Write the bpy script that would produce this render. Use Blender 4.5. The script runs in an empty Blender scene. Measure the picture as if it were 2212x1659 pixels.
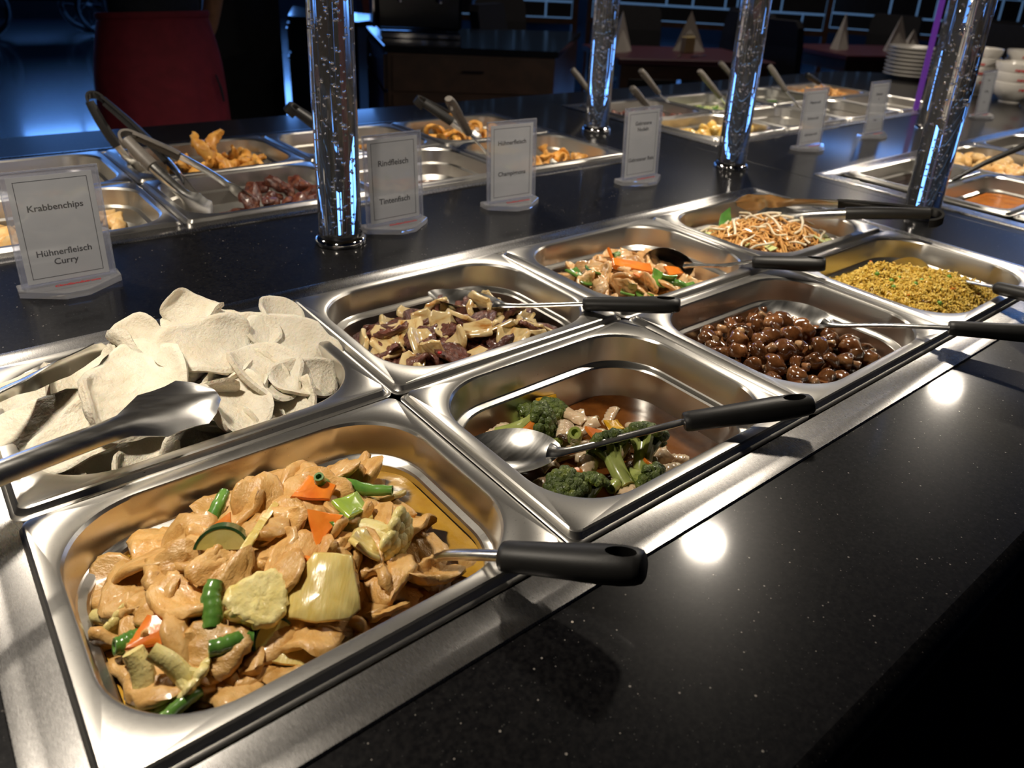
import bpy, bmesh, math, random
import numpy as np
from mathutils import Vector, Matrix, Euler
from math import pi, sin, cos, radians, sqrt

random.seed(7); rng = np.random.default_rng(7)
S = bpy.context.scene
COL = S.collection
H = 0.9                      # pan rims are 0.9 m above the floor; everything below is given relative to the rim plane

# ---------------------------------------------------------------- camera
cam = bpy.data.cameras.new('camera'); camo = bpy.data.objects.new('camera', cam); COL.objects.link(camo)
FPX, W_, H_ = 1666.16, 2212.0, 1659.0
cam.sensor_fit = 'HORIZONTAL'; cam.sensor_width = 36.0; cam.lens = FPX*36.0/W_
cam.shift_x = (W_/2-1152.6)/W_; cam.shift_y = (620.9-H_/2)/W_
camo.location = (-0.3301, -0.5847, 0.4010+H)
camo.rotation_euler = (1.16672, -0.05289, -0.68684)
cam.clip_start = 0.02; cam.clip_end = 60
cam.dof.use_dof = True; cam.dof.focus_distance = 0.72; cam.dof.aperture_fstop = 8.0
S.camera = camo

# ---------------------------------------------------------------- world, exposure
wd = bpy.data.worlds.new('world'); S.world = wd; wd.use_nodes = True
wd.node_tree.nodes['Background'].inputs[0].default_value = (0.05, 0.09, 0.2, 1)
wd.node_tree.nodes['Background'].inputs[1].default_value = 0.12
S.view_settings.view_transform = 'Standard'; S.view_settings.look = 'None'
S.view_settings.gamma = 1.0; S.view_settings.use_curve_mapping = False
S.view_settings.exposure = 0.0
S.cycles.use_denoising = True
S.cycles.sample_clamp_indirect = 6.0
S.cycles.max_bounces = 9; S.cycles.diffuse_bounces = 2; S.cycles.glossy_bounces = 3; S.cycles.transmission_bounces = 9; S.cycles.transparent_max_bounces = 12
S.cycles.use_adaptive_sampling = True; S.cycles.adaptive_threshold = 0.035
S.cycles.caustics_reflective = False
LAMP_W = 3.6; LAMP_COL = (1.0, 0.89, 0.74)
WINDOW_E = 5.0; WINDOW_COL = (0.13, 0.36, 1.0)

# ---------------------------------------------------------------- object helpers
def link(o, parent=None):
    COL.objects.link(o)
    if parent: o.parent = parent
    return o
def tag(o, label=None, cat=None, group=None, kind=None):
    if label: o['label'] = label
    if cat: o['category'] = cat
    if group: o['group'] = group
    if kind: o['kind'] = kind
    return o
def thing(name, loc, label, cat, group=None, rz=0.0):
    o = bpy.data.objects.new(name, None); link(o); o.location = loc; o.rotation_euler = (0, 0, rz)
    o.empty_display_size = 0.02
    return tag(o, label, cat, group)
def mesh(name, V, F, mat, smooth=True, angle=40):
    me = bpy.data.meshes.new(name)
    me.from_pydata([tuple(map(float, v)) for v in V], [], [tuple(map(int, f)) for f in F])
    if mat is not None: me.materials.append(mat)
    if smooth:
        me.polygons.foreach_set('use_smooth', [True]*len(me.polygons))
        me.update()
        try: me.set_sharp_from_angle(angle=radians(angle))
        except Exception: pass
    me.update()
    return me
def obj(name, VF, mat, parent=None, loc=None, smooth=True, angle=40):
    """one mesh object; with a parent the vertices are given in the parent's space"""
    me = mesh(name, VF[0], VF[1], mat, smooth, angle)
    o = bpy.data.objects.new(name, me); link(o, parent)
    if loc is not None: o.location = loc
    return o
def copy_tree(o, parent=None):
    c = o.copy(); COL.objects.link(c); c.parent = parent
    for ch in o.children: copy_tree(ch, c)
    return c
def join(*vfs):
    V = []; F = []
    for v, f in vfs:
        n = len(V); V += [tuple(x) for x in v]; F += [tuple(i+n for i in q) for q in f]
    return V, F
def box(x0, x1, y0, y1, z0, z1):
    V = [(x, y, z) for z in (z0, z1) for y in (y0, y1) for x in (x0, x1)]
    return V, [(0, 2, 3, 1), (4, 5, 7, 6), (0, 1, 5, 4), (2, 6, 7, 3), (0, 4, 6, 2), (1, 3, 7, 5)]
def bbox(x0, x1, y0, y1, z0, z1, b=0.003):
    """box with chamfered vertical and top edges"""
    b = min(b, (x1-x0)/3, (y1-y0)/3, (z1-z0)/3)
    def ring(i, z): return [(x0+i, y0+b, z), (x0+b, y0+i, z), (x1-b, y0+i, z), (x1-i, y0+b, z), (x1-i, y1-b, z), (x1-b, y1-i, z), (x0+b, y1-i, z), (x0+i, y1-b, z)]
    return rings([ring(b, z0), ring(0, z0+b), ring(0, z1-b), ring(b, z1)], True, True)
def rings(R, cap0=False, cap1=False, closed=True):
    V = []; F = []; n = len(R[0])
    for r in R: V += list(r)
    for k in range(len(R)-1):
        for i in range(n if closed else n-1):
            j = (i+1) % n
            F.append((k*n+i, k*n+j, (k+1)*n+j, (k+1)*n+i))
    if cap0: F.append(tuple(range(n-1, -1, -1)))
    if cap1: F.append(tuple((len(R)-1)*n+i for i in range(n)))
    return V, F
def lathe(prof, n=24, cx=0, cy=0, cap0=True, cap1=True):
    R = [[(cx+r*cos(2*pi*i/n), cy+r*sin(2*pi*i/n), z) for i in range(n)] for r, z in prof]
    return rings(R, cap0, cap1)
def prism(poly, z0, z1, b=0.0):
    R = [[(x, y, z0) for x, y in poly], [(x, y, z1-b) for x, y in poly]]
    if b:
        c = np.mean(np.array(poly), axis=0)
        R.append([tuple(list(c+(np.array(q)-c)*(1-b/max(1e-6, np.linalg.norm(np.array(q)-c)))) + [z1]) for q in poly])
    return rings(R, True, True)
def frames(P):
    P = [Vector(p) for p in P]; out = []
    up = Vector((0, 0, 1)); prev = None
    for i, p in enumerate(P):
        t = (P[min(i+1, len(P)-1)]-P[max(i-1, 0)]).normalized()
        if prev is None:
            s = t.cross(up)
            if s.length < 1e-3: s = Vector((1, 0, 0))
            s.normalize()
        else:
            s = (prev - t*prev.dot(t)).normalized()
        prev = s
        out.append((p, t, s, s.cross(t)*-1))
    return out
def tube(P, r, n=8, ry=None, cap=True):
    """swept tube; r a number or list; ry flattens the up direction"""
    R = []
    fr = frames(P)
    for k, (p, t, s, u) in enumerate(fr):
        a = r[k] if hasattr(r, '__len__') else r
        b = (ry[k] if hasattr(ry, '__len__') else ry) if ry is not None else a
        R.append([tuple(p + s*(a*cos(2*pi*i/n)) + u*(b*sin(2*pi*i/n))) for i in range(n)])
    return rings(R, cap, cap)
def bez(pts, n=12):
    """Catmull-Rom through points"""
    P = [Vector(p) for p in pts]; P = [P[0]*2-P[1]] + P + [P[-1]*2-P[-2]]
    out = []
    for i in range(1, len(P)-2):
        for k in range(n):
            t = k/n
            out.append(0.5*((2*P[i]) + (P[i+1]-P[i-1])*t + (2*P[i-1]-5*P[i]+4*P[i+1]-P[i+2])*t*t + (3*P[i]-P[i-1]-3*P[i+1]+P[i+2])*t**3))
    out.append(P[-2])
    return out
def wob(V, amp, freq, seed, n=7):
    """smooth pseudo-noise displacement"""
    V = np.asarray(V, float); r = np.random.default_rng(seed)
    D = np.zeros_like(V)
    for i in range(n):
        k = r.normal(size=3)*freq*(1+i*0.35); ph = r.uniform(0, 6.28)
        d = r.normal(size=3); d /= np.linalg.norm(d)
        D += (np.sin(V@k+ph)*amp/(1+i*0.35))[:, None]*d*0.6
    return V+D
def rot(rx, ry, rz): return np.array(Euler((rx, ry, rz)).to_matrix())

# ---------------------------------------------------------------- materials
def nmat(name): 
    m = bpy.data.materials.new(name); m.use_nodes = True
    return m, m.node_tree, m.node_tree.nodes['Principled BSDF']
def setp(b, **k):
    for a, v in k.items():
        a = {'base': 'Base Color', 'rough': 'Roughness', 'metal': 'Metallic', 'spec': 'Specular IOR Level', 'coat': 'Coat Weight', 'coatr': 'Coat Roughness', 'sss': 'Subsurface Weight', 'ior': 'IOR', 'trans': 'Transmission Weight', 'aniso': 'Anisotropic', 'sheen': 'Sheen Weight', 'em': 'Emission Color', 'es': 'Emission Strength', 'alpha': 'Alpha'}[a]
        if hasattr(v, '__len__') and len(v) == 3: v = (*v, 1)
        b.inputs[a].default_value = v
def coords(nt, scale=(1, 1, 1), rnd=True, src='Object'):
    tc = nt.nodes.new('ShaderNodeTexCoord'); mp = nt.nodes.new('ShaderNodeMapping'); mp.inputs['Scale'].default_value = scale
    nt.links.new(tc.outputs[src], mp.inputs['Vector'])
    if rnd:
        oi = nt.nodes.new('ShaderNodeObjectInfo'); mu = nt.nodes.new('ShaderNodeMath'); mu.operation = 'MULTIPLY'; mu.inputs[1].default_value = 37.0
        nt.links.new(oi.outputs['Random'], mu.inputs[0]); cb = nt.nodes.new('ShaderNodeCombineXYZ')
        for i in range(3): nt.links.new(mu.outputs[0], cb.inputs[i])
        nt.links.new(cb.outputs[0], mp.inputs['Location'])
    return mp.outputs[0]
def noise(nt, vec, scale, detail=4, rough=0.55):
    n = nt.nodes.new('ShaderNodeTexNoise'); n.inputs['Scale'].default_value = scale; n.inputs['Detail'].default_value = detail; n.inputs['Roughness'].default_value = rough
    nt.links.new(vec, n.inputs['Vector']); return n.outputs['Fac']
def ramp(nt, fac, stops):
    r = nt.nodes.new('ShaderNodeValToRGB'); e = r.color_ramp.elements
    while len(e) < len(stops): e.new(0.5)
    for el, (p, c) in zip(e, stops): el.position = p; el.color = (*c, 1) if len(c) == 3 else c
    nt.links.new(fac, r.inputs[0]); return r.outputs[0]
def bump(nt, b, h, strength=0.3, dist=0.002):
    bp = nt.nodes.new('ShaderNodeBump'); bp.inputs['Strength'].default_value = strength; bp.inputs['Distance'].default_value = dist
    nt.links.new(h, bp.inputs['Height']); nt.links.new(bp.outputs[0], b.inputs['Normal'])
def food(name, stops, scale=60, rough=0.35, bs=0.35, bscale=220, sss=0.0, coat=0.0, hue=0.0, val=0.12, stretch=(1, 1, 1), bd=0.0015, spec=0.5):
    m, nt, b = nmat(name); v = coords(nt, stretch)
    c = ramp(nt, noise(nt, v, scale), stops)
    hs = nt.nodes.new('ShaderNodeHueSaturation'); oi = nt.nodes.new('ShaderNodeObjectInfo'); mr = nt.nodes.new('ShaderNodeMapRange')
    mr.inputs['To Min'].default_value = 1-val; mr.inputs['To Max'].default_value = 1+val
    nt.links.new(oi.outputs['Random'], mr.inputs['Value']); nt.links.new(mr.outputs[0], hs.inputs['Value']); nt.links.new(c, hs.inputs['Color'])
    nt.links.new(hs.outputs[0], b.inputs['Base Color'])
    setp(b, rough=rough, coat=coat, coatr=0.12, spec=spec)
    if sss: setp(b, sss=sss); b.inputs['Subsurface Radius'].default_value = (0.008, 0.004, 0.002); b.inputs['Subsurface Scale'].default_value = 0.6
    bump(nt, b, noise(nt, v, bscale, 3), bs, bd)
    return m
def plain(name, base, rough=0.5, metal=0.0, **k):
    m, nt, b = nmat(name); setp(b, base=base, rough=rough, metal=metal, **k); return m
def speck(name, base, rough=0.5, var=0.25, scale=30, bs=0.1, **k):
    m, nt, b = nmat(name); v = coords(nt)
    lo = tuple(c*(1-var) for c in base); hi = tuple(min(1, c*(1+var)) for c in base)
    nt.links.new(ramp(nt, noise(nt, v, scale), [(0.3, lo), (0.7, hi)]), b.inputs['Base Color'])
    setp(b, rough=rough, **k)
    if bs: bump(nt, b, noise(nt, v, scale*8, 2), bs, 0.001)
    return m
def steel(name, base=(0.60, 0.585, 0.555), r0=0.2, r1=0.34, stretch=(4, 90, 4), bs=0.05, scratch=0.0):
    m, nt, b = nmat(name); v = coords(nt, stretch)
    f = noise(nt, v, 6, 5, 0.7)
    mr = nt.nodes.new('ShaderNodeMapRange'); mr.inputs['From Min'].default_value = 0.3; mr.inputs['From Max'].default_value = 0.7
    mr.inputs['To Min'].default_value = r0; mr.inputs['To Max'].default_value = r1
    nt.links.new(f, mr.inputs['Value']); nt.links.new(mr.outputs[0], b.inputs['Roughness'])
    setp(b, base=base, metal=1.0)
    h = f
    if scratch:
        v2 = coords(nt, (260, 9, 30), True); a = noise(nt, v2, 2.2, 2, 0.4)
        v3 = coords(nt, (14, 190, 30), True); a2 = noise(nt, v3, 2.0, 2, 0.4)
        ad = nt.nodes.new('ShaderNodeMath'); ad.operation = 'MAXIMUM'
        nt.links.new(ramp(nt, a, [(0.66, (0, 0, 0)), (0.72, (1, 1, 1))]), ad.inputs[0]); nt.links.new(ramp(nt, a2, [(0.66, (0, 0, 0)), (0.72, (1, 1, 1))]), ad.inputs[1])
        h2 = nt.nodes.new('ShaderNodeMath'); h2.operation = 'MULTIPLY_ADD'; h2.inputs[1].default_value = scratch
        nt.links.new(ad.outputs[0], h2.inputs[0]); nt.links.new(f, h2.inputs[2]); h = h2.outputs[0]
    bump(nt, b, h, bs, 0.0006)
    return m
def granite_mat():
    m, nt, b = nmat('granite'); v = coords(nt, (1, 1, 1), False)
    col = None
    def flecks(scale, thr, size, c):
        vo = nt.nodes.new('ShaderNodeTexVoronoi'); vo.inputs['Scale'].default_value = scale
        nt.links.new(v, vo.inputs['Vector'])
        sp = nt.nodes.new('ShaderNodeSeparateColor'); nt.links.new(vo.outputs['Color'], sp.inputs[0])
        g = nt.nodes.new('ShaderNodeMath'); g.operation = 'GREATER_THAN'; g.inputs[1].default_value = thr; nt.links.new(sp.outputs[0], g.inputs[0])
        sm = nt.nodes.new('ShaderNodeMath'); sm.operation = 'MULTIPLY'; sm.inputs[1].default_value = size; nt.links.new(sp.outputs[1], sm.inputs[0])
        l = nt.nodes.new('ShaderNodeMath'); l.operation = 'LESS_THAN'; nt.links.new(vo.outputs['Distance'], l.inputs[0]); nt.links.new(sm.outputs[0], l.inputs[1])
        k = nt.nodes.new('ShaderNodeMath'); k.operation = 'MULTIPLY'; nt.links.new(g.outputs[0], k.inputs[0]); nt.links.new(l.outputs[0], k.inputs[1])
        return k.outputs[0], c
    base = ramp(nt, noise(nt, v, 300, 3), [(0.35, (0.004, 0.004, 0.005)), (0.7, (0.014, 0.0135, 0.014))])
    cur = base
    for fac, c in (flecks(620, 0.86, 0.30, (0.08, 0.077, 0.075)), flecks(330, 0.95, 0.28, (0.34, 0.31, 0.28)), flecks(150, 0.975, 0.16, (0.6, 0.52, 0.45))):
        mx = nt.nodes.new('ShaderNodeMix'); mx.data_type = 'RGBA'
        nt.links.new(fac, mx.inputs['Factor']); nt.links.new(cur, mx.inputs['A']); mx.inputs['B'].default_value = (*c, 1); cur = mx.outputs['Result']
    nt.links.new(cur, b.inputs['Base Color'])
    setp(b, rough=0.32, spec=0.10, coat=0.55, coatr=0.09)
    bump(nt, b, noise(nt, v, 420, 2), 0.03, 0.0004)
    return m
def thin_acrylic(name, tint=(0.93, 0.95, 0.98), haze=0.03):
    m = bpy.data.materials.new(name); m.use_nodes = True; nt = m.node_tree; nt.nodes.clear()
    out = nt.nodes.new('ShaderNodeOutputMaterial'); tr = nt.nodes.new('ShaderNodeBsdfTransparent'); gl = nt.nodes.new('ShaderNodeBsdfGlossy'); mx = nt.nodes.new('ShaderNodeMixShader'); fr = nt.nodes.new('ShaderNodeFresnel')
    tr.inputs[0].default_value = (*tint, 1); gl.inputs['Roughness'].default_value = 0.05
    ge = nt.nodes.new('ShaderNodeNewGeometry'); mr = nt.nodes.new('ShaderNodeMapRange'); mr.inputs['To Min'].default_value = 1.5; mr.inputs['To Max'].default_value = 1/1.5
    nt.links.new(ge.outputs['Backfacing'], mr.inputs['Value']); nt.links.new(mr.outputs[0], fr.inputs['IOR'])
    nt.links.new(fr.outputs[0], mx.inputs[0]); nt.links.new(tr.outputs[0], mx.inputs[1]); nt.links.new(gl.outputs[0], mx.inputs[2]); df = nt.nodes.new('ShaderNodeBsdfDiffuse'); df.inputs[0].default_value = (0.75, 0.74, 0.80, 1); m2 = nt.nodes.new('ShaderNodeMixShader'); m2.inputs[0].default_value = haze
    nt.links.new(mx.outputs[0], m2.inputs[1]); nt.links.new(df.outputs[0], m2.inputs[2]); nt.links.new(m2.outputs[0], out.inputs[0])
    return m
def emit(name, c, s):
    m, nt, b = nmat(name); setp(b, base=(0.02, 0.02, 0.02), em=c, es=s, rough=0.4); return m

M = {}
M['granite'] = granite_mat()
M['pan'] = steel('pan_steel', (0.66, 0.64, 0.60), 0.27, 0.33, (60, 500, 60), 0.012)
M['frame'] = steel('frame_steel', (0.44, 0.43, 0.42), 0.23, 0.30, (300, 40, 40), 0.02, 0.6)
M['spoon'] = steel('polished_steel', (0.80, 0.79, 0.76), 0.20, 0.27, (4, 30, 4), 0.02)
M['well'] = plain('well_dark_steel', (0.25, 0.25, 0.25), 0.4, 1.0)
M['grip'] = speck('grip_black_plastic', (0.016, 0.0155, 0.015), 0.46, 0.15, 90, 0.06, spec=0.35)
M['grip_worn'] = speck('grip_grey_plastic', (0.13, 0.115, 0.10), 0.5, 0.15, 90, 0.06)
M['acrylic'] = thin_acrylic('acrylic_sheet'); M['acrylic_back'] = thin_acrylic('acrylic_back_sheet', (0.9, 0.9, 0.95), 0.2)
m, nt, b = nmat('acrylic_block'); setp(b, base=(0.93, 0.93, 0.97), rough=0.02, trans=0.80, ior=1.47); M['glass'] = m
m, nt, b = nmat('acrylic_rod'); setp(b, base=(0.985, 0.99, 1.0), rough=0.0, trans=0.95, ior=1.49); M['rod'] = m
M['paper'] = speck('paper', (0.58, 0.55, 0.525), 0.75, 0.05, 25, 0.05)
M['ink'] = plain('black_ink', (0.03, 0.028, 0.028), 0.7)
M['redink'] = plain('red_ink', (0.55, 0.03, 0.03), 0.6)
M['chrome'] = plain('chrome', (0.8, 0.8, 0.8), 0.06, 1.0)
M['porcelain'] = plain('porcelain', (0.80, 0.76, 0.70), 0.2, 0, coat=0.4)
M['black_gloss'] = plain('black_gloss', (0.01, 0.011, 0.014), 0.15)
M['cabinet'] = speck('cabinet_black_laminate', (0.012, 0.013, 0.017), 0.4, 0.2, 20, 0)
M['wood'] = speck('dark_brown_wood', (0.05, 0.022, 0.012), 0.45, 0.35, 12, 0)
M['navy'] = plain('navy_laminate', (0.018, 0.024, 0.045), 0.35)
M['chair'] = speck('black_upholstery', (0.012, 0.012, 0.016), 0.6, 0.25, 40, 0.1)
M['redchair'] = speck('red_upholstery', (0.07, 0.006, 0.008), 0.6, 0.25, 40, 0.1)
M['tablewood'] = plain('wine_red_table', (0.07, 0.018, 0.03), 0.4)
M['napkin'] = speck('white_napkin', (0.55, 0.52, 0.48), 0.8, 0.06, 30, 0.1)
M['cream'] = plain('cream_plastic', (0.5, 0.4, 0.2), 0.5)
# food
M['cracker'] = food('prawn_cracker', [(0.3, (0.74, 0.66, 0.51)), (0.7, (0.83, 0.78, 0.66))], 40, 0.5, 0.6, 300, 0.2, 0, val=0.05, bd=0.0025, spec=0.4)
M['chicken'] = food('curry_chicken', [(0.25, (0.52, 0.26, 0.06)), (0.5, (0.66, 0.385, 0.13)), (0.8, (0.76, 0.50, 0.215))], 70, 0.38, 0.5, 330, 0.08, 0.18, stretch=(1, 1.6, 1))
M['currysauce'] = food('yellow_curry_sauce', [(0.3, (0.50, 0.25, 0.025)), (0.7, (0.66, 0.38, 0.05))], 50, 0.12, 0.25, 110, 0.0, 0.5, bd=0.002)
M['bean'] = food('green_bean', [(0.3, (0.07, 0.20, 0.03)), (0.7, (0.16, 0.33, 0.06))], 70, 0.25, 0.15, 120, 0, 0.5)
M['carrot'] = food('carrot', [(0.3, (0.72, 0.16, 0.015)), (0.7, (0.86, 0.27, 0.03))], 60, 0.28, 0.2, 150, 0.1, 0.4)
M['zskin'] = food('zucchini_skin', [(0.3, (0.012, 0.05, 0.02)), (0.7, (0.05, 0.12, 0.04))], 90, 0.22, 0.2, 140, 0, 0.4)
M['zflesh'] = food('zucchini_flesh', [(0.3, (0.70, 0.62, 0.16)), (0.7, (0.80, 0.74, 0.30))], 50, 0.3, 0.2, 150, 0.1, 0.4)
M['caul'] = food('cauliflower', [(0.3, (0.72, 0.58, 0.18)), (0.7, (0.84, 0.74, 0.36))], 50, 0.38, 0.6, 240, 0.1, 0.2)
M['onion'] = food('curried_onion', [(0.3, (0.68, 0.50, 0.13)), (0.7, (0.82, 0.67, 0.27))], 40, 0.22, 0.3, 60, 0.2, 0.5, stretch=(6, 1, 1))
M['pepper'] = food('light_green_pepper', [(0.3, (0.30, 0.45, 0.05)), (0.7, (0.45, 0.60, 0.10))], 40, 0.2, 0.15, 90, 0.1, 0.6)
M['broc_crown'] = food('broccoli_crown', [(0.3, (0.035, 0.058, 0.006)), (0.55, (0.095, 0.14, 0.014)), (0.8, (0.28, 0.31, 0.05))], 130, 0.4, 1.0, 480, 0, 0.2, bd=0.002)
M['broc_stem'] = food('broccoli_stem', [(0.3, (0.34, 0.42, 0.08)), (0.7, (0.55, 0.60, 0.20))], 50, 0.25, 0.2, 120, 0.1, 0.5)
M['squid'] = food('squid', [(0.3, (0.66, 0.45, 0.27)), (0.7, (0.80, 0.64, 0.44))], 40, 0.25, 0.2, 150, 0.2, 0.5)
M['brownsauce'] = food('brown_sauce', [(0.3, (0.09, 0.026, 0.005)), (0.7, (0.20, 0.07, 0.013))], 40, 0.07, 0.12, 60, 0, 0.6)
M['ypepper'] = food('yellow_pepper', [(0.3, (0.70, 0.34, 0.01)), (0.7, (0.85, 0.50, 0.03))], 40, 0.2, 0.1, 80, 0.1, 0.6)
M['chilli'] = plain('chilli_red', (0.45, 0.015, 0.01), 0.2)
M['beef'] = food('braised_beef', [(0.25, (0.05, 0.014, 0.010)), (0.5, (0.15, 0.05, 0.035)), (0.8, (0.28, 0.10, 0.06))], 80, 0.26, 1.0, 260, 0, 0.35, val=0.3, stretch=(1, 3, 1))
M['donion'] = food('soy_onion', [(0.28, (0.52, 0.22, 0.045)), (0.45, (0.78, 0.58, 0.27)), (0.8, (0.88, 0.74, 0.46))], 35, 0.18, 0.2, 70, 0.15, 0.6, stretch=(4, 1, 1))
M['wchicken'] = food('wok_chicken', [(0.25, (0.60, 0.28, 0.09)), (0.5, (0.76, 0.46, 0.20)), (0.8, (0.84, 0.60, 0.36))], 55, 0.28, 0.5, 180, 0.1, 0.4, val=0.15)
M['gpepper'] = food('green_pepper', [(0.3, (0.06, 0.19, 0.03)), (0.7, (0.20, 0.36, 0.06))], 60, 0.18, 0.12, 100, 0, 0.6, val=0.3)
M['mushcap'] = food('soy_mushroom_cap', [(0.25, (0.055, 0.018, 0.006)), (0.5, (0.16, 0.06, 0.02)), (0.8, (0.36, 0.18, 0.075))], 55, 0.16, 0.2, 120, 0, 0.7, val=0.35)
M['mushstem'] = food('soy_mushroom_stem', [(0.3, (0.28, 0.12, 0.05)), (0.7, (0.58, 0.36, 0.18))], 55, 0.18, 0.2, 120, 0, 0.6, val=0.3)
M['noodle'] = food('fried_noodle', [(0.3, (0.58, 0.27, 0.07)), (0.7, (0.80, 0.48, 0.18))], 40, 0.3, 0.1, 200, 0.1, 0.3)
M['sprout'] = food('bean_sprout', [(0.3, (0.74, 0.60, 0.38)), (0.7, (0.85, 0.78, 0.62))], 40, 0.3, 0.1, 150, 0.15, 0.3)
M['leek'] = food('leek', [(0.3, (0.50, 0.58, 0.16)), (0.7, (0.80, 0.82, 0.46))], 40, 0.3, 0.2, 100, 0.1, 0.3, stretch=(5, 1, 1), val=0.2)
M['leaf'] = food('dark_green_leaf', [(0.3, (0.05, 0.17, 0.03)), (0.7, (0.12, 0.30, 0.06))], 50, 0.35, 0.3, 90)
M['rice'] = food('yellow_fried_rice', [(0.3, (0.72, 0.46, 0.07)), (0.7, (0.86, 0.64, 0.16))], 120, 0.4, 0.1, 300, 0.1, 0.1)
M['pea'] = food('pea', [(0.3, (0.10, 0.27, 0.03)), (0.7, (0.20, 0.40, 0.06))], 60, 0.3, 0.1, 100)
M['batter'] = food('golden_batter', [(0.25, (0.52, 0.19, 0.03)), (0.5, (0.72, 0.34, 0.06)), (0.8, (0.84, 0.50, 0.13))], 70, 0.45, 0.9, 260, 0, 0.1, val=0.2)
M['pale_fry'] = food('pale_fried_dough', [(0.25, (0.62, 0.30, 0.08)), (0.5, (0.78, 0.50, 0.20)), (0.8, (0.86, 0.64, 0.34))], 50, 0.42, 0.6, 180, 0, 0.1, val=0.12)
M['ribs'] = food('glazed_red_meat', [(0.25, (0.035, 0.009, 0.007)), (0.5, (0.11, 0.028, 0.016)), (0.8, (0.30, 0.11, 0.045))], 110, 0.36, 1.0, 260, 0, 0.2, val=0.3)
M['blacksauce'] = food('black_sauce', [(0.3, (0.012, 0.006, 0.004)), (0.7, (0.03, 0.015, 0.01))], 40, 0.08, 0.1, 80, 0, 0.5)
M['orangesauce'] = food('orange_sauce', [(0.3, (0.52, 0.15, 0.025)), (0.7, (0.66, 0.24, 0.05))], 40, 0.15, 0.25, 90, 0, 0.4)
# ================================================================ ROOM SHELL (z relative; floor at -0.9)
ZF = -H
def struct(name, VF, mat, parent=None, **k):
    o = obj(name, VF, mat, parent, **k)
    if parent is None: o['kind'] = 'structure'
    return o
m, nt, b = nmat('dark_floor_tile'); v = coords(nt, (1, 1, 1), False)
br = nt.nodes.new('ShaderNodeTexBrick'); br.offset = 0; br.inputs['Scale'].default_value = 1.0
br.inputs['Color1'].default_value = (0.022, 0.026, 0.034, 1); br.inputs['Color2'].default_value = (0.030, 0.034, 0.044, 1); br.inputs['Mortar'].default_value = (0.004, 0.004, 0.005, 1)
br.inputs['Mortar Size'].default_value = 0.008; br.inputs['Brick Width'].default_value = 1.2; br.inputs['Row Height'].default_value = 1.2
nt.links.new(v, br.inputs['Vector']); nt.links.new(br.outputs['Color'], b.inputs['Base Color']); setp(b, rough=0.26, spec=0.8, coat=1.0, coatr=0.10)
vs = coords(nt, (2, 30, 1), False); bump(nt, b, noise(nt, vs, 2.0, 4), 0.12, 0.004)
M['floor'] = m
M['wall'] = plain('dark_wall', (0.018, 0.018, 0.024), 0.8)
M['ceil'] = plain('dark_ceiling', (0.03, 0.03, 0.035), 0.9)
M['sky'] = emit('blue_daylight_pane', WINDOW_COL, WINDOW_E)
M['lattice'] = plain('pale_window_lattice', (0.45, 0.52, 0.62), 0.5)
XW0, XW1, YW0, YW1, ZC = -5.0, 12.0, -4.0, 14.6, 3.2
struct('floor', box(XW0, XW1, YW0, YW1, ZF-0.1, ZF), M['floor'], smooth=False)
struct('ceiling', box(XW0, XW1, YW0, YW1, ZC, ZC+0.1), M['ceil'], smooth=False)
struct('wall_front', box(XW0, XW1, YW0-0.1, YW0, ZF, ZC), M['wall'], smooth=False)
struct('wall_left', box(XW0-0.1, XW0, YW0, YW1, ZF, ZC), M['wall'], smooth=False)
def wall_with_windows(name, axis, pos, a0, a1, wins):
    """wall in the plane axis=pos running a0..a1, openings wins=[(lo,hi,z0,z1)]"""
    xs = sorted({a0, a1, *[w[0] for w in wins], *[w[1] for w in wins]})
    zs = sorted({ZF, ZC, *[w[2] for w in wins], *[w[3] for w in wins]})
    parts = []
    for i in range(len(xs)-1):
        for k in range(len(zs)-1):
            cx, cz = (xs[i]+xs[i+1])/2, (zs[k]+zs[k+1])/2
            if any(w[0] < cx < w[1] and w[2] < cz < w[3] for w in wins): continue
            parts.append(box(xs[i], xs[i+1], pos, pos+0.15, zs[k], zs[k+1]) if axis == 'y' else box(pos, pos+0.15, xs[i], xs[i+1], zs[k], zs[k+1]))
    return struct(name, join(*parts), M['wall'], smooth=False)
BW = [(-3.4, -1.2, 0.25, 2.1), (-0.8, 0.9, 0.25, 2.1), (1.3, 3.2, 0.25, 2.3), (3.9, 6.2, 0.3, 2.9), (6.7, 9.4, 0.3, 2.9)]
RW = [(1.5, 4.0, 0.25, 2.4), (4.6, 7.0, 0.25, 2.4), (7.6, 10.6, 0.25, 2.6)]
wall_with_windows('wall_back', 'y', YW1, XW0, XW1, BW)
wall_with_windows('wall_right', 'x', XW1, YW0, YW1, RW)
def window(n, axis, pos, a0, a1, z0, z1):
    def B(p0, p1, q0, q1, d0, d1): return box(p0, p1, pos+d0, pos+d1, q0, q1) if axis == 'y' else box(pos+d0, pos+d1, p0, p1, q0, q1)
    fr = join(B(a0, a1, z0, z0+0.06, -0.02, 0.05), B(a0, a1, z1-0.06, z1, -0.02, 0.05), B(a0, a0+0.06, z0, z1, -0.02, 0.05), B(a1-0.06, a1, z0, z1, -0.02, 0.05))
    w = struct('window_%d' % n, fr, M['wall'], smooth=False)
    mid = (a0+a1)/2
    for p0, p1 in ((a0+0.06, mid-0.03), (mid+0.03, a1-0.06)):
        struct('pane', B(p0, p1, z0+0.06, z1-0.06, 0.06, 0.07), M['sky'], w, smooth=False)
    struct('mullion', B(mid-0.03, mid+0.03, z0+0.06, z1-0.06, 0.0, 0.05), M['wall'], w, smooth=False)
    return w
nw = 1
for a in BW: window(nw, 'y', YW1, *a); nw += 1
for a in RW: window(nw, 'x', XW1, *a); nw += 1

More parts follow.
